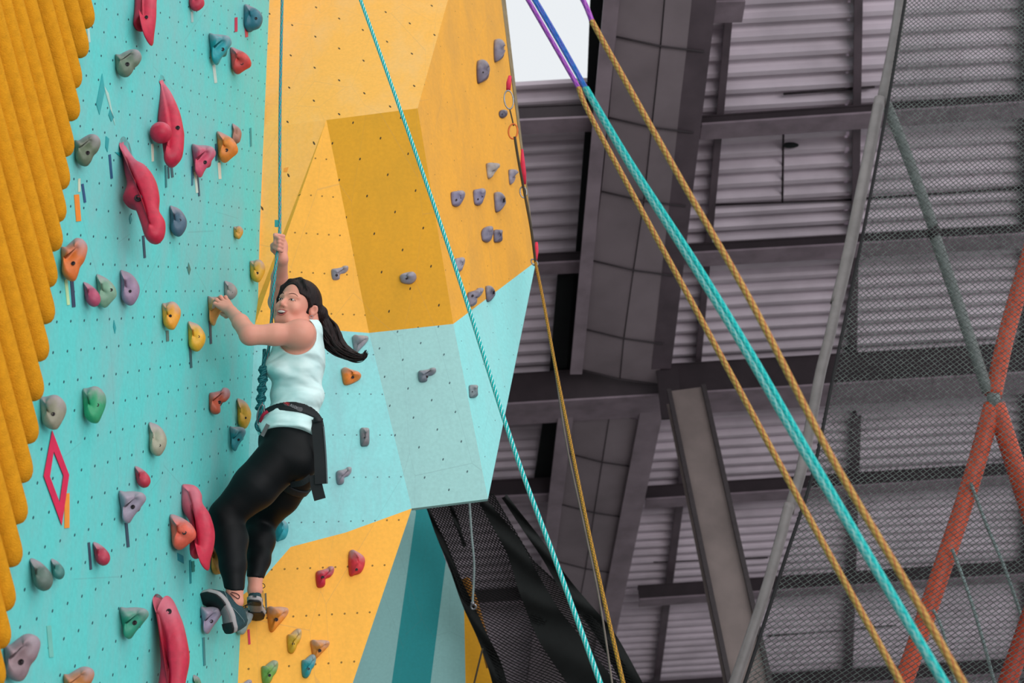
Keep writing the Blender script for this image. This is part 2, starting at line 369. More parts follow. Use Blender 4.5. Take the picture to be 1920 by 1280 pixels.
rafter((1222, 770), (1095, 1400), 36, m_raf, .35, .05)
rafter((1378, -100), (1308, 690), 13, m_raf2, .15, .01); rafter((1285, 860), (1215, 1400), 13, m_raf2, .15, .01)
rafter((1611, -120), (1600, 690), 14, m_raf2, .15, .01); rafter((1606, 780), (1588, 1400), 14, m_raf2, .15, .01)
rafter((1930, -120), (1925, 1400), 14, m_raf2, .15, .01)
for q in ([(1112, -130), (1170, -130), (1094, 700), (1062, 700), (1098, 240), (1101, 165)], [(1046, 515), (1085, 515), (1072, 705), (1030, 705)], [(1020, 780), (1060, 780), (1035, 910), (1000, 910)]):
    p = [PR.hit(*x)*.985 for x in q]; mesh('recess_shade_sheet', *slab_poly(p, RN, .04), m_dark, ceiling, smooth=False)  # dark sheets standing in for the shadowed gaps beside the rafters

for pts_ in ([(1340, 384), (1600, 374)], [(1469, 238), (1467, 380)], [(1469, 176), (1640, 163)], [(1620, 372), (1920, 352)], [(1225, 1053), (1440, 1045)], [(1440, 1192), (1680, 1172)]):
    tube('sheet_joint', [PR.hit(*q)*.9965 for q in pts_], .012, m_web, ceiling, 6)
hl = PR.hit(1482, 272)*.9955; mesh('rust_hole', *icos(hl, (.085, .03, .01), 6, 14), m_dark, ceiling)

# big sheet metal duct lying along the rafters
duct = empty('ventilation_duct', PR.hit(1200, 640)); tag(duct, 'wide dark sheet metal duct running between the rafters under the roof', 'duct')
m_duct = simple('duct_metal', '93878c', .5, metal=.2, var=.14, scale=1.2, bump=.1, bdist=.01)
m_seam = simple('duct_seam', '3a3236', .7)
dv = [(-120, 1172, 1338), (80, 1155, 1320), (232, 1142, 1300), (370, 1128, 1285), (500, 1112, 1262), (628, 1095, 1243), (705, 1088, 1235)]
dv2 = [(775, 1072, 1212), (860, 1060, 1197), (955, 1045, 1182), (1060, 1030, 1165), (1170, 1015, 1140), (1330, 990, 1110)]
for D in (dv, dv2):
    for (v0, l0, r0), (v1, l1, r1) in zip(D, D[1:]):
        k = .955
        sk = 14
        pa, pb, pc, pd = PR.hit(l0, v0-sk)*k, PR.hit(r0, v0+sk)*k, PR.hit(r1, v1+sk)*k, PR.hit(l1, v1-sk)*k
        n = RN; pts = [pa, pb, pc, pd]
        mid = [(pa+pb)/2+RN*.03, (pc+pd)/2+RN*.03]
        V = [pa, mid[0], pb, pd, mid[1], pc]+[p-RN*.45 for p in (pa, pb, pd, pc)]
        sec = mesh('duct_section', V, [(0, 1, 4, 3), (1, 2, 5, 4), (0, 3, 8, 6), (2, 7, 9, 5)], m_duct, duct, smooth=False)
        tube('seam', [(pa+pb)/2+RN*.032, (pc+pd)/2+RN*.032], .006, m_seam, sec, 6)
        tube('seam', [pd+RN*.02, mid[1]+RN*.02, pc+RN*.02], .009, m_seam, sec, 6)

# steel column leaning below the main beam
col_ = empty('steel_column', PZ(1400, 1280, 14)); tag(col_, 'thick grey brown steel column running down from the main roof beam', 'column')
m_col = simple('column_paint', '857874', .55, var=.12, scale=3)
zt = 15.0
ct, cb = PZ(1286, 742, zt), None
cb = PZ(1404, 1290, zt-1.9); cb2 = ct+(cb-ct)*1.6
d = cb2-ct; d_, a_, b_ = frame_of(d); side = a_ if abs(a_[0]) > abs(b_[0]) else b_; dep = np.cross(d_, side)
if dep[2] > 0: dep = -dep
hw = 36*zt/F
mesh('flange', *box_data((ct+cb2)/2+dep*.12, d/2, side*hw, dep*.012), m_col, col_, smooth=False)
mesh('flange', *box_data((ct+cb2)/2-dep*.12, d/2, side*hw, dep*.012), m_col, col_, smooth=False)
mesh('web', *box_data((ct+cb2)/2, d/2, side*.02, dep*.12), m_col, col_, smooth=False)
for sgn in (-1, 1):
    mesh('edge_strip', *box_data((ct+cb2)/2+side*hw*.9*sgn+dep*.15, d/2, side*hw*.11, dep*.03), simple('column_edge', '3f383a', .6), col_, smooth=False)  # dark strips along both edges of the near flange
for (u0, u1) in ((1208, 1262),):
    a = PR.hit(1255, 735)*.93; mesh('gusset_plate', *box_data(a, RH*.12, UPC*.33, FH*.02), m_web, col_, smooth=False)

# ------------------------------------------------------------------ mustard padding at the left edge
m_pad = simple('mustard_carpet', 'dc9820', .95, var=.08, scale=40, bump=.8, bdist=.004, spec=.1)
pad = empty('ribbed_padding', PA.hit(60, 640, .06)); tag(pad, 'mustard yellow carpeted padding with long rounded ribs at the left edge', 'padding')
tips = [(163, -40), (164, 45), (153, 100), (140, 158), (136, 218), (125, 285), (117, 347), (110, 408), (103, 462), (93, 530), (88, 598), (77, 668), (67, 742), (57, 822), (46, 895), (36, 972), (26, 1052), (13, 1135), (4, 1205), (-6, 1280)]
for i, (tu, tv) in enumerate(tips):
    pw = 21+ (tv/1280)*3
    off0 = .05
    a = PA.hit(tu-8, tv-18, off0); 
    # rib axis climbs to the upper left, coming nearer
    b = PA.hit(tu-8-.27*900-0, tv-900, off0)
    L = np.linalg.norm(b-a); dirv = (b-a)/L; rr = pw*a[2]/F*1.02
    path = []; rad = []
    for t in (0, .004, .012, .022, .034, .05, .3, .6, 1):
        path.append(a+dirv*L*t)
    s = [0, .004*L, .012*L, .022*L, .034*L, .05*L]
    path = [a-dirv*rr*1.25+dirv*rr*1.6*(1-math.cos(q)) for q in (0.05, .35, .65, .95, 1.25, 1.57)]; rad = [rr*math.sin(q)*1.0 for q in (0.12, .45, .75, 1.05, 1.3, 1.57)]
    path += [a+dirv*L*t for t in (.15, .35, .6, 1)]; rad += [rr*1.02, rr*1.05, rr*1.1, rr*1.2]
    tube('rib', path, rad, m_pad, pad, 18)

# ------------------------------------------------------------------ tape and painted marks on the turquoise wall (parts of the wall)
def mark(px, col, name='tape_strip', lab=None, off=.0025, P=PA, par=wall_left):
    p = [P.hit(*q, off) for q in px]; V, Fc = slab_poly(p, P.n, .002); o = mesh(name, V, Fc, simple('tape_'+col, col, .5, var=.06), par, smooth=False)
    if lab: o['label'] = lab
    return o
def strip(u0, v0, u1, v1, w, col, **k): return mark([(u0-w/2, v0), (u0+w/2, v0-1), (u1+w/2, v1-1), (u1-w/2, v1)], col, **k)
for s_ in ((165, 45, 168, 80, 4, 'b9d8cf'), (206, 290, 210, 335, 4, '27557a'), (286, 270, 287, 303, 4, 'd6dccb'), (311, 310, 312, 352, 3, '17787e'), (316, 312, 317, 335, 3, '2c5560'), (322, 314, 324, 333, 4, '34606a'), (361, 312, 361, 348, 3, '1c6a80'), (366, 322, 370, 362, 4, 'c3d6ca'), (371, 330, 374, 368, 3, '224e66'), (405, 270, 406, 302, 3, '275a70'), (411, 305, 413, 336, 5, 'd3d0c0'), (401, 122, 405, 156, 5, 'bcd3cc'), (360, 22, 361, 42, 4, 'a3c6c4'), (155, 345, 160, 380, 4, '27507a'), (149, 335, 149, 360, 4, 'cfd6bd'), (269, 442, 272, 484, 4, '28485c'), (124, 524, 129, 572, 5, 'bfe0a8'), (135, 522, 139, 576, 6, '33435c'), (314, 620, 315, 640, 5, '5c7c74'), (357, 650, 359, 690, 4, '2c5c64'), (394, 602, 396, 645, 4, '2e4a5c'), (237, 980, 241, 1026, 5, '2d4a5c'), (167, 1017, 171, 1068, 4, '3c4a5c'), (357, 1050, 358, 1094, 3, '1e8a90'), (362, 1052, 363, 1072, 5, '2e7c74'), (382, 1195, 384, 1248, 4, '1b8088'), (443, 33, 443, 60, 5, 'c03050'), (470, 240, 471, 275, 3, '1d8f94')):
    strip(*s_)
strip(144, 365, 148, 415, 9, 'f08a2c', lab='orange tape strip'); strip(126, 925, 126, 990, 9, 'f0962c', lab='orange tape strip')
strip(92, 1173, 97, 1232, 8, '6fbfb4'); strip(461, 33, 463, 70, 5, 'd0405c', lab='pink tape strip')
mark([(192, 138), (197, 170), (187, 215), (181, 195)], '2aa5a8'); mark([(207, 205), (214, 220), (209, 228), (204, 215)], '1d9ba0')
mark([(214, 600), (218, 615), (216, 625), (213, 612)], '1d9ba0'); mark([(354, 492), (358, 505), (355, 515), (352, 505)], '3c7c74')
mark([(333, 1036), (344, 1042), (345, 1056), (334, 1050)], '1d8f9c'); mark([(199, 255), (205, 260), (202, 285), (198, 275)], '1d9ba0'); mark([(216, 285), (228, 286), (228, 296)], '1d9ba0')
mark([(195, 160), (204, 175), (216, 235), (210, 215)], 'a9cfc6'); mark([(245, 402), (248, 412), (245, 420), (243, 410)], '1d9ba0')
# red painted diamond outline
o4 = [(98, 806), (130, 890), (116, 985), (82, 892)]; i4 = [(101, 846), (119, 891), (112, 941), (94, 893)]
V = [PA.hit(*q, .004) for q in o4+i4]+[PA.hit(*q, .001) for q in o4+i4]
mesh('diamond_marking', V, [(i, (i+1) % 4, (i+1) % 4+4, i+4) for i in range(4)]+[(8+i, 8+i+4, 8+(i+1) % 4+4, 8+(i+1) % 4) for i in range(4)], simple('tape_red', 'd81c50', .5, var=.08), wall_left, smooth=False)['label'] = 'red diamond outline'
mark([(515, 412), (526, 412), (525, 425), (515, 425)], '1d8f8c', P=P1, par=wall_center, off=.003)
mark([(532, 315), (541, 313), (538, 322), (531, 322)], 'f0962c', P=P1, par=wall_center, off=.003)
strip(466, 1180, 468, 1208, 4, 'd02040', P=PB, par=wall_center); strip(498, 1112, 500, 1150, 3, '60583c', P=PB, par=wall_center)

# ------------------------------------------------------------------ holds
def nearest_on(poly, p):
    best = None
    for a, b in zip(poly, poly[1:]) if len(poly) > 1 else [(poly[0], poly[0])]:
        a, b = np.array(a, float), np.array(b, float); ab = b-a; t = 0 if ab@ab < 1e-9 else max(0, min(1, (p-a)@ab/(ab@ab)))
        q = a+ab*t; d = np.linalg.norm(p-q)
        if best is None or d < best[0]: best = (d, q)
    return best[1]
def inflate(outline, skel, HP, ndir, both, thick, clampP=None, n=5, rings=7, dent=None):
    O = catmull(outline, n, closed=True); pts2 = [np.array(p) for p in O]; k = len(pts2)
    tg = [nearest_on(skel, p) for p in pts2]
    dist = np.array([np.linalg.norm(p-t) for p, t in zip(pts2, tg)]); zc = HP.hit(*np.mean(pts2, 0))[2]
    for _ in range(4): tg = [(tg[i-1]+tg[i]*2+tg[(i+1) % k])/4 for i in range(k)]
    dist = np.array([np.linalg.norm(p-t) for p, t in zip(pts2, tg)])
    for _ in range(3): dist = (np.roll(dist, 1)+dist*2+np.roll(dist, -1))/4
    V = []; Fc = []
    sides = (1, -1) if both else (1,)
    base = [HP.hit(*p) for p in pts2]; V += base; tg3 = [HP.hit(*p) for p in tg]
    for sg in sides:
        prev = list(range(k))
        for i in range(1, rings+1):
            s = math.cos(math.pi/2*i/rings); h = math.sin(math.pi/2*i/rings)**.8; o = len(V)
            for j in range(k):
                w = thick*dist[j]*zc/F
                V.append(tg3[j]+(base[j]-tg3[j])*s+ndir*sg*w*h)
            cur = list(range(o, o+k))
            for j in range(k):
                q = (prev[j], prev[(j+1) % k], cur[(j+1) % k], cur[j]); Fc.append(q if sg > 0 else q[::-1])
            prev = cur
        # cap is degenerate on the skeleton line, stitched across
        Fc.append(tuple(prev) if sg > 0 else tuple(prev[::-1]))
    if not both: Fc.append(tuple(range(k))[::-1])
    V = np.array(V)
    if clampP is not None:
        d = (V-clampP.p)@clampP.n; bad = d < .0; V[bad] -= np.outer(d[bad], clampP.n)
    return V, Fc
TPL = {
 'horn': [(0, .28), (.18, .24), (.42, .10), (.68, 0), (.95, .05), (1, .25), (.88, .5), (.7, .66), (.58, .85), (.38, 1), (.12, .97), (.02, .75)],
 'tri': [(0, .05), (.25, .03), (.6, 0), (.95, .06), (1, .24), (.82, .48), (.55, .75), (.3, 1), (.14, .97), (.05, .55)],
 'dome': [(0, .05), (.3, 0), (.72, .12), (1, .42), (.93, .72), (.6, .97), (.25, 1), (.04, .8)],
 'egg': [(0, .12), (.12, 0), (.5, .12), (.9, .4), (1, .68), (.8, .93), (.45, 1), (.15, .8)],
 'cup': [(0, .12), (.3, .04), (.75, 0), (1, .2), (.98, .5), (.75, .85), (.5, 1), (.15, .92), (.03, .6)],
 'wedge': [(0, 0), (.4, .03), (.85, .25), (1, .55), (.75, .8), (.35, 1), (.12, .95), (.03, .5)],
 'hook': [(0, .3), (.3, .18), (.6, .1), (.75, 0), (1, .05), (1, .3), (.8, .5), (.55, .6), (.5, .9), (.25, 1), (.05, .9)],
 'half': [(0, 0), (.5, .02), (.95, .25), (1, .55), (.8, .88), (.4, 1), (.02, .98)],
 'round': [(0, .4), (.15, .1), (.5, 0), (.85, .1), (1, .45), (.9, .8), (.5, 1), (.12, .85)],
 'block': [(0, .3), (.3, .05), (.8, 0), (1, .35), (.9, .75), (.6, 1), (.15, .9), (.02, .65)],
 'bar': [(0, .05), (.4, 0), (.9, .05), (1, .35), (.95, .9), (.5, 1), (.08, .95), (0, .5)],
}
m_bolt = simple('bolt_steel', '3b3236', .45, metal=.5)
def hold(px, tpl, col, label, chalk='9a8f98', P=PA, bolt=(.55, .55), thick=.9, group=None, amt=.8, name='climbing_hold', outline=None, skel=None, extra=None):
    x0, y0, x1, y1 = px; w, h = x1-x0, y1-y0
    ol = outline or [(x0+w*a, y0+h*b) for a, b in TPL[tpl]]
    sk = skel or ([(x0+w*.3, y0+h*.62), (x0+w*.7, y0+h*.3)] if tpl in ('horn', 'tri', 'hook') else [(x0+w*.42, y0+h*.4), (x0+w*.45, y0+h*.6)])
    if P is PA:
        base = PA.hit(x0+1.5, (y0+y1)/2)
        HP = Plane(base, AH); nd = -AH
        V, Fc = inflate(ol, sk, HP, nd, True, thick, PA)
    else:
        HP = Plane(P.p, P.n); nd = P.n
        V, Fc = inflate(ol, sk, HP, nd, False, thick*1.1)
    o = mesh(name, V, Fc, hold_mat(col, chalk, amt)); tag(o, label, 'climbing hold', group)
    if bolt:
        u_, v_ = x0+w*bolt[0], y0+h*bolt[1]
        # find the surface point towards the camera nearest to this pixel
        pr = V[:, :2]/V[:, 2:3]*np.array([F, -F])+np.array([960, 640]); dd = np.linalg.norm(pr-np.array([u_, v_]), axis=1)
        idx = np.argsort(dd)[:14]; zf = V[idx, 2].min(); c = ray(u_, v_)*(zf+.002); rr = min(w, h)*.07*zf/F
        nn = nd*.75-c/np.linalg.norm(c)*.45; nn /= np.linalg.norm(nn); d_, a_, b_ = frame_of(nn)
        Vt, Ft = torus_data(c, nn, rr, rr*.35, 14, 6); V2, F2, _ = tube_data([c-nn*rr*.8, c+nn*rr*.05], rr*.95, 12)
        mesh('bolt', *merge([(Vt, Ft), (V2, F2)]), m_bolt, o)
    return o
A_HOLDS = [
 ((218, 95, 264, 141), 'horn', '6e7d6a', 'grey green horn hold just below the uppermost red claw', (.45, .55)),
 ((142, 254, 187, 308), 'horn', '66735c', 'olive grey horn hold next to the padding, left of the long red crescent', (.5, .6)),
 ((394, 68, 433, 117), 'tri', '1f9aa2', 'teal hold touching a red wedge near the top of the turquoise wall', (.6, .5)),
 ((433, 94, 470, 135), 'wedge', 'd0423c', 'red wedge hold beside the teal one near the top', (.55, .6)),
 ((459, 15, 491, 54), 'half', '2c6f80', 'dark teal half-round hold at the top by the yellow panel', (.65, .5)),
 ((436, 236, 452, 267), 'half', 'a8705c', 'small brown block hold behind the orange hold', None),
 ((408, 252, 445, 301), 'wedge', 'e2812c', 'orange rounded hold with chalky top right of the red crescent', (.45, .6)),
 ((362, 275, 403, 328), 'tri', 'd04a68', 'pinkish red hold below and left of the orange one', (.55, .55)),
 ((320, 390, 349, 440), 'dome', '4a6478', 'blue grey round hold right of the big red pointed hold', (.6, .45)),
 ((438, 425, 455, 447), 'cup', 'd39a3c', 'tiny tan yellow pocket hold high near the wall corner', (.6, .5)),
 ((469, 489, 496, 527), 'cup', 'dfa52c', 'yellow hold on the corner left of the raised hand', (.5, .6)),
 ((117, 449, 162, 523), 'horn', 'd9702c', 'tall orange horn hold beside the yellow padding', (.45, .6)),
 ((158, 531, 187, 573), 'egg', 'b04a68', 'small maroon egg-shaped hold under the tall orange horn', None),
 ((183, 519, 217, 573), 'wedge', '7fa68c', 'pale green pocket hold next to the maroon egg', (.75, .45)),
 ((228, 511, 260, 569), 'dome', '9a7f98', 'purple grey hold right of the pale green one', (.5, .6)),
 ((305, 568, 337, 616), 'cup', 'f0a22c', 'bright yellow orange pocket hold, higher of two left of the gripping hand', (.45, .5)),
 ((354, 606, 384, 656), 'dome', 'e8ac2c', 'yellow pocket hold lower left of the gripping hand', (.6, .5)),
 ((391, 558, 420, 607), 'tri', 'dc9a4c', 'tan orange hold gripped by her left hand', None),
 ((421, 529, 444, 560), 'dome', 'a0958f', 'small grey hold just above the gripping hand', (.6, .6)),
 ((78, 743, 121, 803), 'cup', '93907c', 'grey tan pocket hold above the red diamond', (.5, .55)),
 ((157, 727, 196, 791), 'cup', '2b9c6a', 'green hold right of the grey tan pocket hold', (.65, .5)),
 ((281, 795, 311, 852), 'dome', 'a3a08a', 'tan grey narrow hold in the middle of the wall', (.6, .7)),
 ((393, 728, 430, 775), 'hook', 'c25a40', 'rusty red lumpy hold left of her waist', (.5, .55)),
 ((446, 750, 470, 801), 'dome', 'e0a52c', 'yellow chalky hold directly above the teal blue one', (.6, .65)),
 ((432, 801, 460, 843), 'tri', '2a95a0', 'teal blue pocket hold above her thigh', (.55, .55)),
 ((254, 875, 281, 913), 'egg', 'b82f44', 'small dark red egg hold above the mauve triangle', None),
 ((226, 922, 272, 978), 'tri', '9a8fa0', 'mauve triangular hold with bolt below the small red egg', (.5, .5)),
 ((176, 1017, 205, 1059), 'egg', 'b03048', 'small dark red egg hold beside a dark tape strip', None),
 ((59, 1048, 97, 1106), 'egg', '5c6f66', 'dark grey green rounded hold near the lower padding', None),
 ((97, 1048, 120, 1085), 'egg', '3f7a74', 'small dark teal grey hold touching the grey green one', None),
 ((12, 1189, 73, 1275), 'horn', '927a80', 'large mauve brown horn hold in the lower left corner', (.45, .6)),
 ((122, 1250, 175, 1310), 'horn', 'c87a40', 'orange brown hold cut off by the bottom of the view, left side', None),
 ((228, 1139, 277, 1195), 'tri', '2f9478', 'green triangular hold left of the lowest red claw', (.5, .5)),
 ((321, 968, 366, 1028), 'wedge', 'e2604a', 'orange red wedge hold in front of the long red figure-like hold', (.55, .5)),
 ((378, 1138, 415, 1186), 'tri', '9c8fa6', 'mauve hold under the sole of her left shoe', (.5, .55)),
 ((398, 1015, 414, 1075), 'bar', 'c8933c', 'mustard bar hold between the red hold and her calf', None),
 ((355, -14, 382, 18), 'dome', 'c42f48', 'dark red hold cut off by the top edge', None),
 ((363, 1266, 377, 1300), 'dome', '4f7f5c', 'little green grey hold at the bottom edge beside the red claw', None),
 ((442, 1140, 474, 1188), 'horn', '8fa3a0', 'grey horn hold between her two shoes', None),
]
for px, t, c, lab, b in A_HOLDS: hold(px, t, c, lab, bolt=b)
RC = 'c61f40'
hold((253, -20, 292, 80), None, RC, 'red claw-shaped hold hanging from the top edge of the view', bolt=(.55, .52), outline=[(255, -25), (291, -25), (292, 0), (291, 35), (286, 60), (277, 79), (271, 60), (267, 42), (253, 53), (254, 20)], skel=[(273, -20), (274, 40)], chalk='c27080', amt=.4)
b2 = hold((298, 147, 345, 309), None, RC, 'long red crescent hold with round bulge at its side', bolt=(.75, .57), outline=[(300, 147), (304, 152), (320, 172), (335, 205), (342, 235), (344, 255), (340, 290), (326, 307), (312, 309), (308, 290), (304, 260), (298, 235), (299, 200)], skel=[(306, 165), (320, 215), (325, 250), (322, 285)], chalk='d07f90', amt=.5)
HP = Plane(PA.hit(286, 255), AH); c = HP.hit(307, 257)-AH*.03
Vb, Fb = icos(c, 20.5*c[2]/F); mesh('round_bulge', Vb, Fb, hold_mat(RC, 'd07f90', .5), b2)
hold((227, 268, 308, 455), None, RC, 'big red pointed hold with side fin below the crescent', bolt=(.4, .55), outline=[(227, 267), (233, 271), (255, 300), (275, 313), (290, 335), (297, 365), (297, 392), (308, 413), (306, 440), (292, 454), (275, 449), (265, 420), (254, 393), (235, 383), (236, 370), (240, 350), (234, 320)], skel=[(240, 300), (262, 345), (276, 385), (288, 430)], chalk='b87a90', amt=.6)
hold((340, 909, 402, 1066), None, RC, 'long red figure-shaped hold left of her knee', bolt=None, outline=[(341, 915), (350, 909), (368, 912), (377, 925), (379, 942), (392, 962), (401, 995), (399, 1025), (392, 1048), (385, 1067), (379, 1055), (376, 1040), (362, 1046), (357, 1030), (358, 985), (346, 962), (341, 940)], skel=[(360, 928), (370, 965), (379, 1005), (378, 1028)], chalk='cf8a98', amt=.5)
hold((292, 1119, 353, 1300), None, RC, 'large red two-pointed claw hold at the bottom edge', bolt=(.4, .15), outline=[(292, 1119), (297, 1122), (312, 1145), (317, 1120), (323, 1124), (333, 1145), (343, 1172), (352, 1215), (353, 1240), (346, 1280), (344, 1310), (300, 1310), (303, 1250), (300, 1200), (296, 1160)], skel=[(308, 1160), (322, 1200), (327, 1260), (324, 1300)], chalk='c2808f', amt=.5)
GY = '8f8a97'
B_HOLDS = [
 (PF3, (620, 499, 652, 527), 'hook', GY, 'grey hook hold on the yellow face, just right of her hair', (.35, .6)),
 (PB, (640, 692, 676, 722), 'wedge', 'f0822c', 'orange hold on the pale teal face right of her shirt', (.6, .5)),
 (PB, (660, 630, 690, 662), 'tri', '8d8b93', 'grey hold behind the tip of her ponytail', None),
 (PB, (675, 803, 692, 837), 'bar', '7a7478', 'narrow dark grey pocket hold on the pale teal face', (.5, .5)),
 (PB, (630, 876, 658, 909), 'hook', '8a8590', 'grey lumpy hold right of the hanging harness strap', None),
 (PB, (517, 974, 540, 1013), 'half', '219aa8', 'teal half-round hold between pale teal and yellow paint', None),
 (P4, (750, 511, 781, 533), 'block', '928d9b', 'grey hold alone on the dark yellow box face', (.4, .5)),
 (P6, (784, 690, 817, 717), 'hook', '6f7580', 'grey hold alone on the grey teal box face', (.5, .6)),
 (P7, (879, 722, 893, 746), 'bar', '6d7a80', 'small grey pocket hold on the pale side of the box', (.5, .5)),
 (P5, (894, 116, 914, 155), 'half', '5f5566', 'dark grey hold on the yellow side, second from the top', (.6, .5)),
 (P5, (926, 77, 942, 115), 'half', '6c6676', 'topmost dark grey hold on the yellow side', None),
 (P5, (935, 206, 949, 222), 'round', '4f4a58', 'small round dark hold left of the orange carabiner', (.5, .5)),
 (P5, (911, 306, 934, 335), 'tri', '9f958f', 'chalky flat triangular hold on the yellow side', None),
 (P5, (953, 318, 967, 346), 'tri', '7f7885', 'narrow grey hold close to the red sling', None),
 (P5, (845, 358, 867, 388), 'cup', '77718a', 'grey pocket hold, left end of the row of three', (.5, .55)),
 (P5, (887, 354, 906, 386), 'cup', '77718a', 'grey pocket hold, middle of the row of three', (.5, .6)),
 (P5, (926, 362, 945, 398), 'wedge', '6f6a7c', 'grey pointed hold, right end of the row of three', None),
 (P5, (902, 425, 921, 455), 'block', '6f6a7c', 'faceted grey hold, left one of the pair under the row of three', None),
 (P5, (925, 431, 939, 455), 'bar', '5f5a6c', 'small dark faceted hold, right one of the pair under the row of three', None),
 (P5, (852, 483, 868, 510), 'cup', '8d8894', 'grey hold partly behind the teal rope on the yellow side', None),
 (P5, (876, 540, 902, 575), 'hook', '77717f', 'dark grey hold on the paint line beside the teal rope', (.4, .4)),
 (P5, (910, 537, 926, 566), 'wedge', '5c5a68', 'small pointed dark hold on the yellow to teal paint line', None),
 (PB, (592, 1062, 625, 1102), 'hook', 'c4203c', 'red hooked hold on the lower yellow panel', (.4, .5)),
 (PB, (654, 1035, 683, 1078), 'half', 'd0303c', 'red half-round hold, highest on the lower yellow panel', (.5, .75)),
 (PB, (500, 1138, 540, 1184), 'tri', 'e2882c', 'orange hold right of her right shoe', (.45, .5)),
 (PB, (538, 1179, 565, 1225), 'horn', 'cfa52c', 'mustard hold below and right of the orange one', (.45, .6)),
 (PB, (582, 1200, 617, 1235), 'tri', 'd98a3c', 'orange chalky hold touching the teal hold', (.5, .55)),
 (PB, (565, 1227, 592, 1271), 'horn', '1f8f98', 'teal hold under the orange chalky one', (.5, .6)),
 (PB, (490, 1238, 521, 1284), 'horn', '6fa04a', 'green hold at the bottom of the yellow panel', (.5, .6)),
 (PB, (452, 1274, 472, 1300), 'horn', '9c8fa6', 'purple grey hold barely showing at the bottom edge', None),
]
for P_, px, t, c, lab, b in B_HOLDS: hold(px, t, c, lab, P=P_, bolt=b, thick=.9, chalk='b0a8a8', amt=.6)

# ------------------------------------------------------------------ hanging ropes
m_teal = rope_mat('teal_rope_sheath', '1cb0ac', '0f9698', '5cc4bc', 55); m_tealw = rope_mat('teal_white_rope_sheath', '19b5b0', '0f9a9c', 'e4eeea', 75, gap=.5)
m_gold = rope_mat('gold_rope_sheath', 'b8914e', '94703a', '9a4030', 48); m_gold2 = rope_mat('gold_brown_rope_sheath', 'b8862c', '7c5a24', '5c4a30', 50)
m_tealg = rope_mat('grey_teal_rope_sheath', '5f9c98', '178c8c', '8ab0ac', 50); m_clr = rope_mat('climber_rope_sheath', '2aa0a2', '177a80', 'b05c5c', 40); m_pur = rope_mat('violet_fringe_tint', '9a4aa8', '7c3c98', 'b06ab8', 28); m_blu = rope_mat('blue_fringe_tint', '2a6cb4', '2058a0', '7a4ab0', 28)  # violet and blue imitate colour fringing of ropes against the bright sky
def rope(px, rad, m, lab, seg=40, top=None, cat='rope', parent=None, name='climbing_rope', k=10):
    P = [PZ(*q) for q in px]; path = catmull(P, seg)
    o = tube(name, path, rad, m, parent, k)
    if parent is None: tag(o, lab, cat)
    return o
rope([(655, -60, 6.9), (676, 0, 6.8), (745, 190, 6.4), (850, 490, 5.8), (960, 830, 5.1), (1045, 1060, 4.7), (1140, 1320, 4.3)], .0082, m_tealw, 'teal rope with white flecks crossing in front of the yellow box')
o = rope([(1085, 165, 4.6), (1115, 232, 4.5), (1300, 572, 4.0), (1500, 940, 3.6), (1700, 1300, 3.2)], .0085, m_gold, 'gold brown rope below and left of the thick teal ropes')
rope([(955, -60, 4.75), (990, 0, 4.7), (1045, 95, 4.65), (1085, 165, 4.6)], .0075, m_pur, None, parent=o, name='violet_fringe_end')['label'] = 'upper rope end coloured by violet sky fringing'
for i, dx in enumerate((-6, 5)):
    o = rope([(1098+dx*.3, 165, 4.3), (1180+dx*.6, 305, 4.15), (1300+dx, 492, 3.9), (1400+dx, 655, 3.7), (1500+dx, 828, 3.5), (1640+dx*.6, 1062, 3.2), (1785+dx*.6, 1305, 3.0)], .0085 if i else .008, (m_tealg, m_teal)[i],
         ('grey teal rope, left strand of the thick blurred pair', 'bright teal rope, right strand of the thick blurred pair')[i])
    rope([(965+dx*.4, -60, 4.5), (1003+dx*.4, 0, 4.45), (1050+dx*.4, 80, 4.4), (1098+dx*.3, 165, 4.3)], .0058, m_blu, None, parent=o, name='blue_fringe_end')['label'] = 'upper rope end coloured by blue sky fringing'
o = rope([(1110, 40, 4.3), (1150, 112, 4.2), (1270, 325, 3.9), (1405, 560, 3.6), (1555, 850, 3.3), (1700, 1095, 3.05), (1820, 1305, 2.9)], .0088, m_gold, 'gold brown rope to the right of the thick teal ropes')
rope([(1060, -50, 4.45), (1093, 0, 4.35), (1110, 40, 4.3)], .008, m_pur, None, parent=o, name='violet_fringe_end')['label'] = 'upper rope end coloured by violet sky fringing'
rope([(1004, 492, 7.85), (1018, 560, 7.6), (1040, 680, 7.2), (1062, 790, 6.8), (1090, 930, 6.3), (1118, 1060, 5.9), (1178, 1320, 5.2)], .0082, m_gold2, 'thin gold rope hanging from the tower corner in front of the duct')
rope([(1006, 494, 7.9), (1036, 665, 7.4), (1062, 830, 7.0), (1095, 985, 6.6), (1125, 1130, 6.2), (1152, 1310, 5.8)], .0045, simple('grey_cord', '6a6058', .8), 'faint grey cord hanging close behind the thin gold rope', k=6)
# climber's rope: straight down to her hand, then to the tie-in knot
rope([(530, -60, 6.95), (529, 0, 6.85), (525, 215, 6.6), (524.5, 430, 6.27), (521, 462, 6.2), (513, 540, 6.12), (509, 600, 6.1), (503, 660, 6.05), (494, 735, 6.0), (492, 790, 5.97)], .0072, m_clr, 'teal rope the climber holds, running up beside the wall corner')

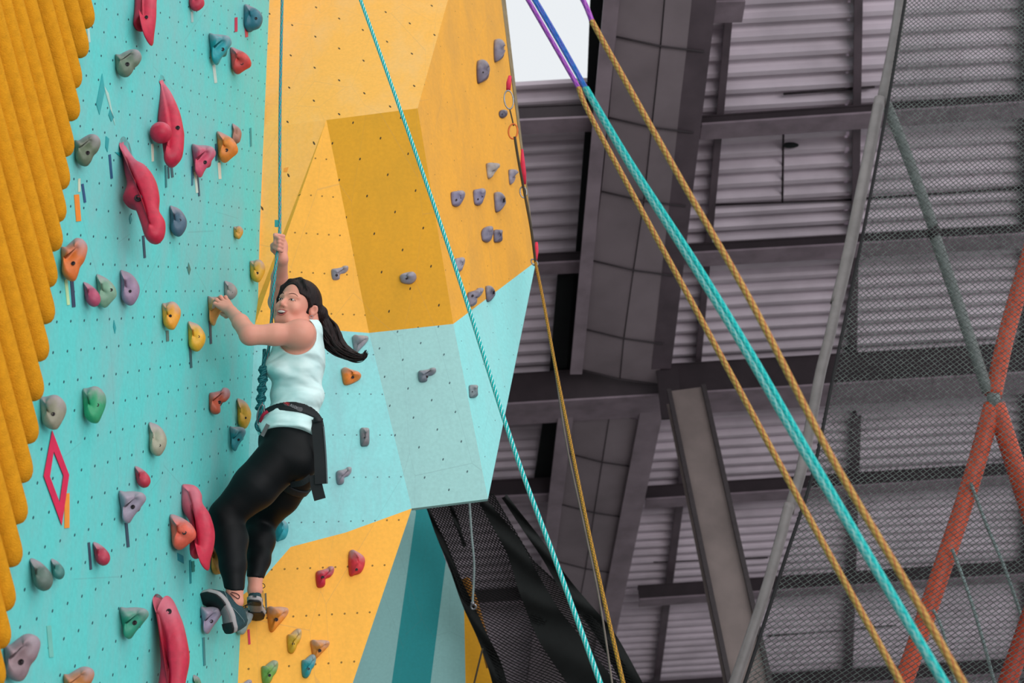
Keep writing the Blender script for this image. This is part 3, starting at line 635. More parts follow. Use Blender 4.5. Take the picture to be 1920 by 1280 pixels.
# quickdraws along the tower's right edge
m_steel = simple('carabiner_steel', '9a9ca0', .3, metal=.9); m_or = simple('orange_anodised', 'e0702c', .35, metal=.3); m_red = simple('red_webbing', 'e02c4c', .7); m_dk = simple('dark_webbing', '4a4030', .8)
def ringlink(name, u_, v_, z, R, m, par, sx=.55, tilt=0, r_=.0045):
    xd = np.array([math.cos(tilt), math.sin(tilt), 0]); return mesh(name, *torus_data(PZ(u_, v_, z), [0.15, 0, -1], R, r_, 28, 8, sx, xd), m, par)
zz = 7.75
q = empty('quickdraw', PZ(957, 170, zz)); tag(q, 'red and steel quickdraw at the upper right edge of the tower', 'quickdraw')
tube('sling', [PZ(956, 143, zz+.02), PZ(954, 155, zz), PZ(953, 168, zz-.02)], [.009, .014, .012], m_red, q); ringlink('carabiner', 954, 187, zz-.03, .05, m_steel, q, .5, .1)
q = empty('quickdraw', PZ(962, 245, zz)); tag(q, 'orange carabiner on a dark cord at the tower edge', 'quickdraw')
tube('cord', catmull([PZ(956, 206, zz-.03), PZ(960, 222, zz-.03), PZ(963, 236, zz-.03)], 6), .004, m_dk, q); ringlink('carabiner', 962, 246, zz-.03, .04, m_or, q, .62, -.1, .005)
rope([(965, 256, zz-.03), (972, 300, zz-.02), (985, 370, 7.8), (996, 430, 7.8), (1004, 492, 7.85)], .0075, m_dk, 'dark static rope running down the tower edge from the orange carabiner')
q = empty('quickdraw', PZ(982, 330, 7.85)); tag(q, 'bright red sling with carabiner midway down the tower edge', 'quickdraw')
tube('sling', [PZ(979, 280, 7.86), PZ(980, 305, 7.83), PZ(982, 325, 7.82), PZ(984, 345, 7.84)], [.006, .013, .014, .008], m_red, q); ringlink('carabiner', 981, 360, 7.8, .03, m_steel, q, .6, .1)
q = empty('quickdraw', PZ(1005, 475, 7.95)); tag(q, 'short red sling with metal link at the tower corner above the gold rope', 'quickdraw')
tube('sling', [PZ(1006, 455, 7.97), PZ(1006, 470, 7.93), PZ(1004, 487, 7.9)], [.008, .012, .01], m_red, q); ringlink('carabiner', 1002, 492, 7.85, .022, m_steel, q, .6, .8)

# ------------------------------------------------------------------ climbing frame with net on the right
m_pole = simple('grey_pole_paint', '8d8786', .4, var=.1, scale=10); m_pole2 = simple('grey_green_pole', '7d8583', .45, var=.1, scale=10); m_orange = simple('orange_pole_sleeve', 'dc5634', .5, var=.12, scale=12)
def pole(px, rad, m, par, name='pole'): return tube(name, catmull([PZ(*q) for q in px], 6), rad, m, par, 16)
fr = empty('net_frame', PZ(1400, 1280, 9)); tag(fr, 'grey tubular frame holding the net, running up the middle right', 'frame')
pole([(1702, -120, 10.8), (1684, 40, 10.5), (1654, 195, 10.2)], .045, m_pole, fr); pole([(1650, 185, 10.2), (1617, 350, 9.9), (1592, 470, 9.75), (1568, 570, 9.6)], .042, m_pole, fr)
pole([(1582, 510, 9.7), (1558, 620, 9.5), (1538, 700, 9.4), (1516, 815, 9.25), (1500, 890, 9.1), (1478, 960, 9.0)], .036, m_pole, fr); pole([(1480, 945, 9.0), (1455, 1040, 8.85), (1425, 1140, 8.7), (1360, 1330, 8.5)], .034, m_pole, fr)
pole([(1662, 195, 10.3), (1706, 305, 10.2), (1752, 432, 10.1)], .038, m_pole2, fr, 'brace_pole'); cl = pole([(1749, 432, 10.1), (1800, 580, 10.0), (1852, 735, 9.9)], .040, m_pole2, fr, 'brace_pole')
p = PZ(1750, 433, 10.08); tube('clamp', [p-np.array([.02, -.03, 0])*.9, p+np.array([.02, -.03, 0])*.9], .052, m_web, fr, 14)
of = empty('orange_frame', PZ(1860, 750, 9.8)); tag(of, 'orange padded tubular frame meeting in a joint at the right edge', 'frame')
pole([(2040, 130, 10.7), (1948, 420, 10.2), (1910, 545, 10.1), (1884, 640, 10.0), (1862, 742, 9.9)], .058, m_orange, of); pole([(1862, 758, 9.9), (1820, 905, 9.8), (1760, 1085, 9.6), (1680, 1320, 9.4)], .062, m_orange, of)
pole([(1866, 758, 9.9), (1893, 840, 9.85), (1940, 985, 9.8), (2010, 1200, 9.7)], .066, m_orange, of); pole([(2030, 900, 9.6), (1945, 1120, 9.4), (1915, 1205, 9.3), (1875, 1320, 9.2)], .06, simple('deep_orange_sleeve', 'b83a1c', .5), of)
tube('joint', [PZ(1863, 736, 9.88), PZ(1863, 764, 9.88)], .045, m_pole2, of, 14)
m_wr = simple('pale_cord', '8fa3a2', .7)
rope([(1820, 905, 9.7), (1850, 985, 9.7), (1880, 1055, 9.7), (1905, 1125, 9.7), (1930, 1200, 9.7)], .012, m_wr, 'pale guy line starting highest on the orange pole', k=6)
rope([(1785, 1028, 9.55), (1815, 1110, 9.5), (1840, 1190, 9.5), (1870, 1300, 9.5)], .012, m_wr, 'pale guy line starting in the middle of the orange pole', k=6)
rope([(1750, 1143, 9.4), (1770, 1190, 9.4), (1795, 1300, 9.4)], .010, m_wr, 'pale guy line starting lowest on the orange pole', k=6)
# the net itself: zigzag strands hung between the frame and beyond the right edge
def net(name, left, right, nx, ny, wire, mat, amp=.5, wave=.0):
    # left, right: polylines from top to bottom in camera coords; zigzag strands run downwards
    Lp = np.array(left); Rp = np.array(right)
    def samp(P, t):
        d = np.r_[0, np.cumsum(np.linalg.norm(np.diff(P, axis=0), axis=1))]; d /= d[-1]; return np.array([np.interp(t, d, P[:, i]) for i in range(3)]).T
    ts = np.linspace(0, 1, ny); A = samp(Lp, ts); B = samp(Rp, ts); V = []; Fc = []
    for i in range(nx+1):
        zig = np.where(np.arange(ny) % 2 == 0, -amp, amp)*(1 if i % 2 else -1); s = np.clip((i+zig)/nx, 0, 1)[:, None]
        Pq = A+(B-A)*s
        Pq[:, 2] += wave*np.sin(s[:, 0]*9+ts*11)
        t = np.gradient(Pq, axis=0); t /= np.linalg.norm(t, axis=1)[:, None]+1e-9
        a = np.cross(t, [0, 0, 1.]); a /= np.linalg.norm(a, axis=1)[:, None]+1e-9; b = np.cross(t, a); o = len(V)
        w = wire*(1+.9*(np.arange(ny) % 2 == 0))[:, None] if False else wire
        for k in range(3):
            th = 2*math.pi*k/3; pass
        R3 = [Pq+w*(math.cos(2*math.pi*k/3)*a+math.sin(2*math.pi*k/3)*b) for k in range(3)]
        V += [R3[k][j] for j in range(ny) for k in range(3)]
        for j in range(ny-1):
            for k in range(3): Fc.append((o+j*3+k, o+j*3+(k+1) % 3, o+(j+1)*3+(k+1) % 3, o+(j+1)*3+k))
    return mesh(name, V, Fc, mat)
m_net = simple('net_cord', '69726e', .8, var=.35, scale=30)
Lp = [PZ(1706, -60, 10.5), PZ(1664, 190, 10.05), PZ(1628, 380, 9.75), PZ(1600, 520, 9.55), PZ(1562, 700, 9.25), PZ(1522, 890, 8.95), PZ(1470, 1050, 8.7), PZ(1385, 1310, 8.35)]
Rp = [PZ(2330, -60, 9.6), PZ(2330, 190, 9.4), PZ(2330, 700, 9.0), PZ(2330, 1310, 8.5)]
nn_ = net('safety_net', Lp, Rp, 130, 300, .0042, m_net, .5, .02); tag(nn_, 'fine grey green safety net stretched from the grey frame across the right side', 'net')
tube('edge_cord', catmull(Lp, 14)+np.array([0, 0, -.02]), .011, simple('black_cord', '1c1c1e', .8), nn_, 6)
# black net below the tower
m_bnet = simple('black_net_cord', '0d1211', .9)
Lb = [PZ(800, 945, 9.3), PZ(835, 1030, 9.2), PZ(880, 1150, 9.1), PZ(945, 1310, 9.0)]
Rb = [PZ(925, 925, 9.2), PZ(1000, 1050, 9.1), PZ(1120, 1165, 9.0), PZ(1215, 1310, 8.9)]
bn = net('dark_net', Lb, Rb, 46, 110, .0055, m_bnet, .5, .03); tag(bn, 'black debris net hanging below the grey teal box', 'net')
def fold(px, w0, w1):
    P = catmull([PZ(*q) for q in px], 8); n = len(P)
    V = []; Fc = []
    for i, p in enumerate(P):
        t = P[min(i+1, n-1)]-P[max(i-1, 0)]; t /= np.linalg.norm(t); s = np.cross(t, [0, 0, 1.]); s /= np.linalg.norm(s); w = (w0+(w1-w0)*i/n)*9/F
        for j in range(7):
            a = (j/6-.5)*2; V.append(p+s*w*a+np.array([0, 0, -.03*math.cos(a*2.2+i*.7)]))
    for i in range(n-1):
        for j in range(6): Fc.append((i*7+j, i*7+j+1, (i+1)*7+j+1, (i+1)*7+j))
    mesh('gathered_fold', V, Fc, m_bnet, bn)
fold([(905, 940, 9.1), (960, 1020, 9.05), (1000, 1110, 9.0), (1040, 1185, 9.0), (1130, 1310, 8.9)], 8, 42)
fold([(945, 930, 9.1), (1010, 1020, 9.05), (1070, 1110, 9.0), (1135, 1190, 9.0), (1200, 1310, 8.9)], 6, 20)
fold([(800, 948, 9.25), (835, 1030, 9.2), (880, 1140, 9.1), (925, 1240, 9.05), (945, 1320, 9.0)], 3, 16)
fold([(845, 945, 9.2), (858, 985, 9.2), (872, 1025, 9.2)], 5, 3)
rope([(880, 935, 9.0), (884, 1000, 9.0), (889, 1060, 9.0), (886, 1130, 9.0)], .007, m_wr, 'grey cable hanging in front of the black net', k=6)
fx = empty('hanging_fitting', PZ(888, 1135, 9)); tag(fx, 'small silver fitting at the end of the grey cable', 'fitting')
mesh('ring', *torus_data(PZ(888, 1137, 9.0), [0, 0, 1], .016, .006), m_steel, fx); tube('cap', [PZ(886, 1128, 9), PZ(887, 1134, 9)], .012, m_steel, fx)
pb = rope([(872, 1085, 9.28), (888, 1130, 9.22), (905, 1190, 9.18), (920, 1250, 9.15)], .03, simple('yellow_bar', 'b8780c', .6), 'mustard yellow bar glimpsed behind the black net', cat='bar', name='yellow_bar')
rope([(905, 1215, 9.0), (900, 1235, 9.0), (888, 1285, 9.0)], .006, m_dk, 'thin dark cord across the yellow stripe of the far wall', k=6)

# ------------------------------------------------------------------ the climber
class Field:
    def __init__(s, lo, hi, h):
        s.lo = np.array(lo, np.float32); s.h = h; s.n = np.ceil((np.array(hi)-np.array(lo))/h).astype(int)+1
        s.D = np.full(s.n, .5, np.float32)
    def region(s, lo, hi):
        i0 = np.maximum(((np.asarray(lo)-s.lo)/s.h).astype(int), 0); i1 = np.minimum(((np.asarray(hi)-s.lo)/s.h).astype(int)+2, s.n)
        if (i1 <= i0).any(): return None
        sl = tuple(slice(a, b) for a, b in zip(i0, i1))
        g = [s.lo[k]+s.h*np.arange(i0[k], i1[k], dtype=np.float32) for k in range(3)]
        return sl, g[0][:, None, None], g[1][None, :, None], g[2][None, None, :]
    def blend(s, sl, d, k, op):
        A = s.D[sl]
        if op == 'sub': d = -d; A = -A; d = -d; # max(A, -d) == -min(-A, d)
        h = np.clip(.5+.5*(d-A)/k, 0, 1); R = d*(1-h)+A*h-k*h*(1-h)
        s.D[sl] = -R if op == 'sub' else R
    def cap(s, a, b, ra, rb, k=.02, op='add'):
        a = np.asarray(a, np.float32); b = np.asarray(b, np.float32); m = max(ra, rb)+k+.04
        rg = s.region(np.minimum(a, b)-m, np.maximum(a, b)+m)
        if rg is None: return
        sl, X, Y, Z = rg; ab = b-a; L = float(ab@ab)+1e-9
        t = np.clip(((X-a[0])*ab[0]+(Y-a[1])*ab[1]+(Z-a[2])*ab[2])/L, 0, 1)
        d = np.sqrt((X-a[0]-t*ab[0])**2+(Y-a[1]-t*ab[1])**2+(Z-a[2]-t*ab[2])**2)-(ra+(rb-ra)*t)
        s.blend(sl, d, k, op)
    def ell(s, c, r_, ax=None, k=.02, op='add'):
        ax = np.eye(3) if ax is None else np.asarray(ax, float); c = np.asarray(c); m = max(r_)+k+.04
        rg = s.region(c-m, c+m)
        if rg is None: return
        sl, X, Y, Z = rg; q = [(X-c[0])*ax[i][0]+(Y-c[1])*ax[i][1]+(Z-c[2])*ax[i][2] for i in range(3)]
        k0 = np.sqrt(sum((q[i]/r_[i])**2 for i in range(3)))+1e-6; k1 = np.sqrt(sum((q[i]/r_[i]**2)**2 for i in range(3)))+1e-6
        s.blend(sl, k0*(k0-1)/k1, k, op)
    def grids(s):
        g = [s.lo[k]+s.h*np.arange(s.n[k], dtype=np.float32) for k in range(3)]
        return g[0][:, None, None], g[1][None, :, None], g[2][None, None, :]
    def cut(s, p, n):                                       # keep the side n points away from
        X, Y, Z = s.grids(); n = np.asarray(n, float)/np.linalg.norm(n); d = (X-p[0])*n[0]+(Y-p[1])*n[1]+(Z-p[2])*n[2]
        s.D = np.maximum(s.D, d.astype(np.float32))
    def at(s, p):
        i = ((np.asarray(p)-s.lo)/s.h); j = np.clip(i.astype(int), 0, s.n-2); f_ = i-j; v = 0
        for dx in (0, 1):
            for dy in (0, 1):
                for dz in (0, 1):
                    v += s.D[j[0]+dx, j[1]+dy, j[2]+dz]*(f_[0] if dx else 1-f_[0])*(f_[1] if dy else 1-f_[1])*(f_[2] if dz else 1-f_[2])
        return v
    def copy(s):
        o = Field.__new__(Field); o.lo, o.h, o.n, o.D = s.lo, s.h, s.n, s.D.copy(); return o
    def net(s):
        D = s.D; I = D < 0; c = np.zeros(tuple(s.n-1), np.uint8)
        for dx in (0, 1):
            for dy in (0, 1):
                for dz in (0, 1): c += I[dx:s.n[0]-1+dx, dy:s.n[1]-1+dy, dz:s.n[2]-1+dz]
        cells = np.argwhere((c > 0) & (c < 8)); idx = np.full(tuple(s.n-1), -1, np.int64); idx[tuple(cells.T)] = np.arange(len(cells))
        acc = np.zeros((len(cells), 3)); cnt = np.zeros(len(cells))
        cor = [np.array((a, b, d)) for a in (0, 1) for b in (0, 1) for d in (0, 1)]
        for a in cor:
            for ax in range(3):
                if a[ax]: continue
                b = a.copy(); b[ax] = 1; va = D[tuple((cells+a).T)]; vb = D[tuple((cells+b).T)]; m = (va < 0) != (vb < 0)
                t = np.where(m, va/(va-vb+1e-20), 0); p = cells+a+0.0; p[:, ax] += t; acc[m] += p[m]; cnt[m] += 1
        V = acc/cnt[:, None]*s.h+s.lo; Fc = []
        for ax in range(3):
            sl0 = [slice(None)]*3; sl1 = [slice(None)]*3; sl0[ax] = slice(0, -1); sl1[ax] = slice(1, None)
            m = I[tuple(sl0)] != I[tuple(sl1)]; e = np.argwhere(m); o1, o2 = (ax+1) % 3, (ax+2) % 3
            ok = (e[:, o1] > 0) & (e[:, o2] > 0) & (e[:, o1] < s.n[o1]-1) & (e[:, o2] < s.n[o2]-1); e = e[ok]
            def g(d1, d2): q = e.copy(); q[:, o1] -= d1; q[:, o2] -= d2; return idx[tuple(q.T)]
            quad = np.stack([g(1, 1), g(0, 1), g(0, 0), g(1, 0)], 1); ins = I[tuple(e.T)]
            quad[~ins] = quad[~ins][:, ::-1]; Fc.append(quad)
        return V, np.concatenate(Fc)
def fmesh(name, fld, mat, parent, smooth_it=2):
    V, Fc = fld.net()
    if len(V) == 0: return None
    # light Laplacian smoothing
    for _ in range(smooth_it):
        S = np.zeros_like(V); C_ = np.zeros(len(V))
        for k in range(4):
            a, b = Fc[:, k], Fc[:, (k+1) % 4]; 
            for q in range(3): S[:, q] += np.bincount(a, V[b, q], len(V))+np.bincount(b, V[a, q], len(V))
            C_ += np.bincount(a, minlength=len(V))+np.bincount(b, minlength=len(V))
        V = V*.5+.5*S/np.maximum(C_, 1)[:, None]
    return mesh(name, V, Fc, mat, parent)

woman = empty('person', PZ(540, 830, 6.0)); tag(woman, 'woman in pale tank top and black leggings climbing, face turned back smiling', 'person')
LO, HI = (-1.40, -1.24, 5.45), (-.60, .55, 6.66)
B = Field(LO, HI, .0042)
# torso frames
w_ = PZ(572, 628, 5.98)-PZ(548, 622, 6.24); w_ /= np.linalg.norm(w_)                        # her right to left
t_up = PZ(566, 640, 6.10)-PZ(545, 840, 6.0); t_up -= (t_up@w_)*w_; t_up /= np.linalg.norm(t_up); t_fr = np.cross(w_, t_up); t_fr = t_fr if t_fr[0] < 0 else -t_fr
TA = np.array([w_, t_up, t_fr])
def torso(F_, g=0.0):
    F_.ell(PZ(557, 678, 6.10), (.150+g, .150, .104+g), TA, .03)
    F_.ell(PZ(560, 640, 6.10), (.125+g, .085, .078+g), TA, .04)
    F_.ell(PZ(523, 690, 6.05), (.110+g, .055, .052+g), TA, .03)          # bust
    F_.ell(PZ(557, 745, 6.06), (.118+g, .14, .098+g), TA, .04)
    F_.ell(PZ(545, 800, 6.03), (.138+g, .10, .108+g), TA, .04)
def hips(F_, g=0.0):
    F_.ell(PZ(538, 835, 6.0), (.150+g, .10, .112+g), TA, .04)
    F_.ell(PZ(556, 862, 5.92), (.085+g, .095, .090+g), TA, .035); F_.ell(PZ(562, 866, 6.08), (.08+g, .09, .085+g), TA, .035)
def legs(F_, g=0.0, which='LR'):
    hL, mL, kL, cL, c2L, aL = PZ(528, 858, 5.92), PZ(478, 912, 5.87), PZ(424, 966, 5.83), PZ(433, 1012, 5.80), PZ(437, 1060, 5.74), PZ(440, 1106, 5.70)
    for a, b, ra, rb in () if 'L' not in which else ((hL, mL, .096, .086), (mL, kL, .086, .060), (kL, cL, .060, .060), (cL, c2L, .060, .044), (c2L, aL, .044, .031)): F_.cap(a, b, ra+g, rb+g, .02)
    hR, mR, kR, cR, c2R, aR = PZ(560, 876, 6.10), PZ(525, 930, 6.14), PZ(489, 978, 6.18), PZ(487, 1014, 6.10), PZ(485, 1050, 6.03), PZ(479, 1080, 5.97)
    for a, b, ra, rb in () if 'R' not in which else ((hR, mR, .090, .076), (mR, kR, .076, .056), (kR, cR, .056, .056), (cR, c2R, .056, .040), (c2R, aR, .040, .029)): F_.cap(a, b, ra+g, rb+g, .02)
    return aL, aR
torso(B); hips(B); aL, aR = legs(B)
# feet inside the shoes
B.cap(aL, PZ(441, 1128, 5.69), .030, .030, .02); B.cap(PZ(441, 1128, 5.69), PZ(412, 1122, 5.72), .028, .022, .02)
B.cap(aR, PZ(478, 1105, 5.95), .028, .029, .02); B.cap(PZ(478, 1105, 5.95), PZ(481, 1132, 6.08), .026, .02, .02)
# left arm
sL, eL, fL, wL = PZ(562, 626, 5.97), PZ(468, 628, 5.90), PZ(451, 604, 5.98), PZ(434, 584, 6.08)
B.ell(sL, (.060, .060, .060), None, .025); B.cap(sL, PZ(515, 627, 5.93), .050, .044, .025); B.cap(PZ(515, 627, 5.93), eL, .044, .041, .02)
B.cap(eL, fL, .041, .035, .015); B.cap(fL, wL, .034, .024, .012)
# trapezius and neck
B.cap(sL, PZ(578, 620, 6.10), .050, .052, .03); B.cap(PZ(548, 622, 6.24), PZ(574, 620, 6.12), .052, .05, .03)
B.cap(PZ(577, 628, 6.12), PZ(577, 592, 6.14), .056, .045, .02)
# right arm, reaching up the rope
sR, eR, wR = PZ(546, 622, 6.25), PZ(521, 566, 6.44), PZ(529, 486, 6.24)
B.cap(sR, eR, .052, .043, .02); B.cap(eR, PZ(524, 520, 6.33), .042, .036, .015); B.cap(PZ(524, 520, 6.33), wR, .036, .025, .012)
# left hand on the hold
def finger(F_, pts, r0, r1, k=.004):
    for i in range(len(pts)-1):
        n = len(pts)-1; F_.cap(pts[i], pts[i+1], r0+(r1-r0)*i/n, r0+(r1-r0)*(i+1)/n, k)
palm = [PZ(410, 573, 6.115), PZ(414, 569, 6.135), PZ(420, 566, 6.16), PZ(427, 565, 6.185)]
for p in palm: B.cap(wL, p, .021, .0125, .008)
for pts in ([palm[0], PZ(403, 569, 6.12), PZ(400, 576, 6.145)], [palm[1], PZ(406, 562, 6.145), PZ(401, 566, 6.18)], [palm[2], PZ(414, 556.5, 6.17), PZ(407, 560, 6.21)], [palm[3], PZ(423, 557, 6.20), PZ(415, 561, 6.24)]):
    finger(B, pts, .0098, .0078)
finger(B, [PZ(433, 587, 6.10), PZ(424, 592, 6.12), PZ(416, 588, 6.15)], .0125, .0095, .006)
# right fist around the rope
B.ell(PZ(527, 462, 6.265), (.030, .043, .022), None, .012); B.cap(wR, PZ(527, 466, 6.26), .025, .026, .012)
for i, yy in enumerate((442, 449, 456, 463)):
    sx = (0, .5, 0, -1)[i]
    finger(B, [PZ(531, yy+1, 6.255), PZ(516+sx, yy-1.5, 6.232), PZ(516+sx, yy+1, 6.19), PZ(523+sx, yy+4.5, 6.168), PZ(529+sx*.5, yy+8, 6.195)], .0102, .0080, .0025)
finger(B, [PZ(522, 478, 6.25), PZ(512, 468, 6.235), PZ(511, 460, 6.21), PZ(516, 455, 6.18)], .0125, .009, .005)
# head
HC = PZ(557, 576, 6.12); yw, pt = math.radians(29), math.radians(20); rl = math.radians(4)
Fd = np.array([-math.sin(yw)*math.cos(pt), math.sin(pt), -math.cos(yw)*math.cos(pt)])
U0 = np.array([math.sin(yw)*math.sin(pt), math.cos(pt), math.cos(yw)*math.sin(pt)]); S0 = np.array([math.cos(yw), 0, -math.sin(yw)])
Uh = U0*math.cos(rl)+S0*math.sin(rl); Sh = S0*math.cos(rl)-U0*math.sin(rl); HA = np.array([Sh, Uh, Fd])
def H(s, u_, f_): return HC+Sh*s+Uh*u_+Fd*f_
B.ell(H(0, .030, -.012), (.076, .094, .096), HA, .02)
B.ell(H(0, -.028, .032), (.056, .074, .058), HA, .022); B.cap(H(-.022, -.082, .058), H(.022, -.082, .058), .024, .024, .02)
B.cap(H(.049, -.05, .005), H(.022, -.084, .05), .020, .018, .02); B.cap(H(-.049, -.05, .005), H(-.022, -.084, .05), .020, .018, .02)
for s in (-1, 1):
    B.ell(H(s*.036, -.026, .062), (.024, .022, .021), HA, .02)                     # cheek
    B.ell(H(s*.030, .004, .096), (.017, .011, .010), HA, .012, 'sub')             # eye socket
    B.cap(H(s*.012, .024, .083), H(s*.046, .022, .066), .008, .007, .012)         # brow ridge
    B.ell(H(s*.0125, -.029, .089), (.0075, .007, .009), HA, .006)                 # nostril wing
    c = H(s*.074, -.002, -.012)
    if s > 0: c = PZ(588.5, 582, c[2]-.004)
    en = (Sh*.45+np.array([0, 0, -.85]))*1.0 if s > 0 else -Sh*.8-Fd*.6; en /= np.linalg.norm(en); ef = Fd-(Fd@en)*en; ef /= np.linalg.norm(ef); EA = np.array([en, np.cross(en, ef)*(-1 if np.cross(en, ef)[1] < 0 else 1), ef])
    if s > 0: EAR = (c, EA)
    B.ell(c, (.0095, .025, .018), EA, .006); B.ell(c+en*.010+ef*.002+Uh*.004, (.0085, .014, .0095), EA, .004, 'sub'); B.ell(c-Uh*.020+ef*.004, (.006, .009, .008), EA, .006)
B.cap(H(0, .012, .083), H(0, -.021, .101), .0075, .0105, .008)
B.cap(H(-.016, -.054, .074), H(.016, -.054, .074), .014, .014, .012)
m_skin = simple('skin', 'dd9a84', .5, var=.05, scale=9, spec=.35, col2='d58f7c'); m_skin.node_tree.nodes['Principled BSDF'].inputs['Subsurface Weight'].default_value = .08
m_skin.node_tree.nodes['Principled BSDF'].inputs['Subsurface Radius'].default_value = (.02, .008, .004)
fmesh('body', B, m_skin, woman, 1)
def onface(s, u_, lift=0.0):
    f_ = .16
    while f_ > 0:
        if B.at(H(s, u_, f_)) < 0: break
        f_ -= .0015
    return H(s, u_, f_+lift)
# clothes: the same figure, a little larger, cut at hems
def box_field(lo, hi, h=.0042): return Field(lo, hi, h)
bp0, bp1, bp2 = PZ(497, 777, 6.0), PZ(600, 806, 6.08), PZ(548, 757, 5.90)
bn_ = np.cross(bp1-bp0, bp2-bp0); bn_ /= np.linalg.norm(bn_); bn_ = bn_ if bn_[1] > 0 else -bn_
Sf = box_field((-1.20, -.60, 5.78), (-.68, .16, 6.42)); torso(Sf, .013)
Sf.ell(PZ(543, 808, 6.02), (.160, .11, .128), TA, .04)
Sf.cap(PZ(563, 622, 6.0), PZ(580, 618, 6.08), .055, .055, .03); Sf.cap(PZ(549, 622, 6.23), PZ(576, 618, 6.12), .055, .055, .03)
X, Y, Z = Sf.grids()
Sf.D = Sf.D + (.0042*np.sin(38*(X*.7-Y*.9)+3*np.sin(9*Y+4*Z))*np.clip((-.05-Y)*8, 0, 1) + .0035*np.sin(62*X+12*Y)*np.clip((-.22-Y)*8, 0, 1)).astype(np.float32)
Sf.cut(bp2-bn_*.090, -bn_)
Sf.cap(PZ(554, 626, 5.70), PZ(556, 628, 6.02), .088, .082, .006, 'sub'); Sf.cap(PZ(546, 618, 6.20), PZ(540, 610, 6.5), .08, .09, .006, 'sub')
Sf.ell(PZ(562, 596, 6.10), (.075, .075, .085), None, .008, 'sub'); Sf.ell(PZ(530, 620, 6.12), (.06, .085, .09), None, .008, 'sub')
m_shirt = simple('pale_aqua_fabric', 'd8f2f0', .55, var=.04, scale=8, spec=.3, col2='bfe4e3')
Tn, Nn, Ln = m_shirt.node_tree, m_shirt.node_tree.nodes, m_shirt.node_tree.links; tcx = add(Nn, 'ShaderNodeTexCoord'); mpx = add(Nn, 'ShaderNodeMapping'); mpx.inputs['Scale'].default_value = (5, 5, 13); mpx.inputs['Rotation'].default_value = (.5, .5, 0); Ln.new(tcx.outputs['Object'], mpx.inputs[0])
bumpn(Nn, Ln, noise(Nn, Ln, 1.0, 1.5, mpx.outputs[0]), 1.0, .06, Nn['Principled BSDF']); fmesh('tank_top', Sf, m_shirt, woman, 2)
# leggings
Lf = box_field((-1.32, -1.10, 5.58), (-.68, -.26, 6.34)); hips(Lf, .006); legs(Lf, .008); Lf.ell(PZ(543, 812, 6.02), (.145, .09, .115), TA, .04)
Lf.cut(PZ(540, 785, 6.0), t_up*1.0); Lf.cut(PZ(440, 1104, 5.70), np.array([-.1, -1, 0]))
def cutball(F_, a, b, r_): F_.cap(a, b, r_, r_, .003, 'sub')
cutball(Lf, PZ(476, 1104, 5.96), PZ(476, 1125, 5.95), .058)
m_leg = simple('black_lycra', '05080a', .55, var=.2, scale=6, spec=.18, col2='0a0f12'); fmesh('leggings', Lf, m_leg, woman, 1)
# harness
har = empty('harness', bp2); har.parent = woman; har.location = (np.array(har.location)-np.array(woman.location)).tolist()
m_web_s = simple('black_webbing', '0c1216', .6, var=.1, scale=60); m_pad = simple('black_belt_padding', '11181c', .7, var=.1, scale=60)
Bf = box_field((-1.20, -.60, 5.70), (-.66, .0, 6.34)); torso(Bf, .024); Bf.ell(PZ(543, 808, 6.02), (.166, .11, .136), TA, .04)
X, Y, Z = Bf.grids(); dpl = (X-bp2[0])*bn_[0]+(Y-bp2[1])*bn_[1]+(Z-bp2[2])*bn_[2]; Bf.D = np.maximum(Bf.D, (np.abs(dpl)-.0195).astype(np.float32))
belt = fmesh('waist_belt', Bf, m_pad, har, 2)
# belt badge: dark grey oval with small red and grey lettering
def belt_pt(u_, v_, lift=.001):
    z = 5.6
    while z < 6.2:
        if Bf.at(PZ(u_, v_, z)) < 0: break
        z += .001
    return PZ(u_, v_, z-lift)
ba, bb = np.array([536., 755.5]), np.array([563, 767.]); dd = (bb-ba)/np.linalg.norm(bb-ba); pp = np.array([-dd[1], dd[0]])
ring = []; 
for t in np.linspace(0, 2*math.pi, 28, endpoint=False):
    e = ba if math.cos(t) < 0 else bb; ring.append(e+dd*math.cos(t)*4.6+pp*math.sin(t)*4.6)
V = [belt_pt(*q, .003) for q in ring]+[belt_pt(*((ba+bb)/2), .004)]
badge = mesh('badge', V, [(i, (i+1) % 28, 28) for i in range(28)], simple('badge_grey', '4a4c50', .5), har)
FNT = {'M': ['10001', '11011', '10101', '10001', '10001'], 'A': ['01110', '10001', '11111', '10001', '10001'], 'D': ['11110', '10001', '10001', '10001', '11110'], 'R': ['11110', '10001', '11110', '10010', '10001'], 'O': ['01110', '10001', '10001', '10001', '01110'], 'C': ['01111', '10000', '10000', '10000', '01111'], 'K': ['10001', '10010', '11100', '10010', '10001']}
def letters(txt, s0, col, nm):
    parts = []
    for ci, ch in enumerate(txt):
        for r_i, row in enumerate(FNT[ch]):
            for c_i, on in enumerate(row):
                if on == '1':
                    q = [ba+dd*(s0+(ci*6+c_i+a)*.62)+pp*((r_i-2.5+b)*1.05) for a, b in ((0, 0), (1, 0), (1, 1), (0, 1))]
                    parts.append(([belt_pt(*x, .0052) for x in q], [(0, 1, 2, 3)]))
    mesh(nm, *merge(parts), simple('thread_'+col, col, .5), badge, smooth=False)
letters('MAD', -3.5, 'd8303c', 'lettering'); letters('ROCK', 9.5, '8a8c90', 'lettering')
def loop(c, ax, R, r_, m=m_web_s, name='leg_loop'):
    pass
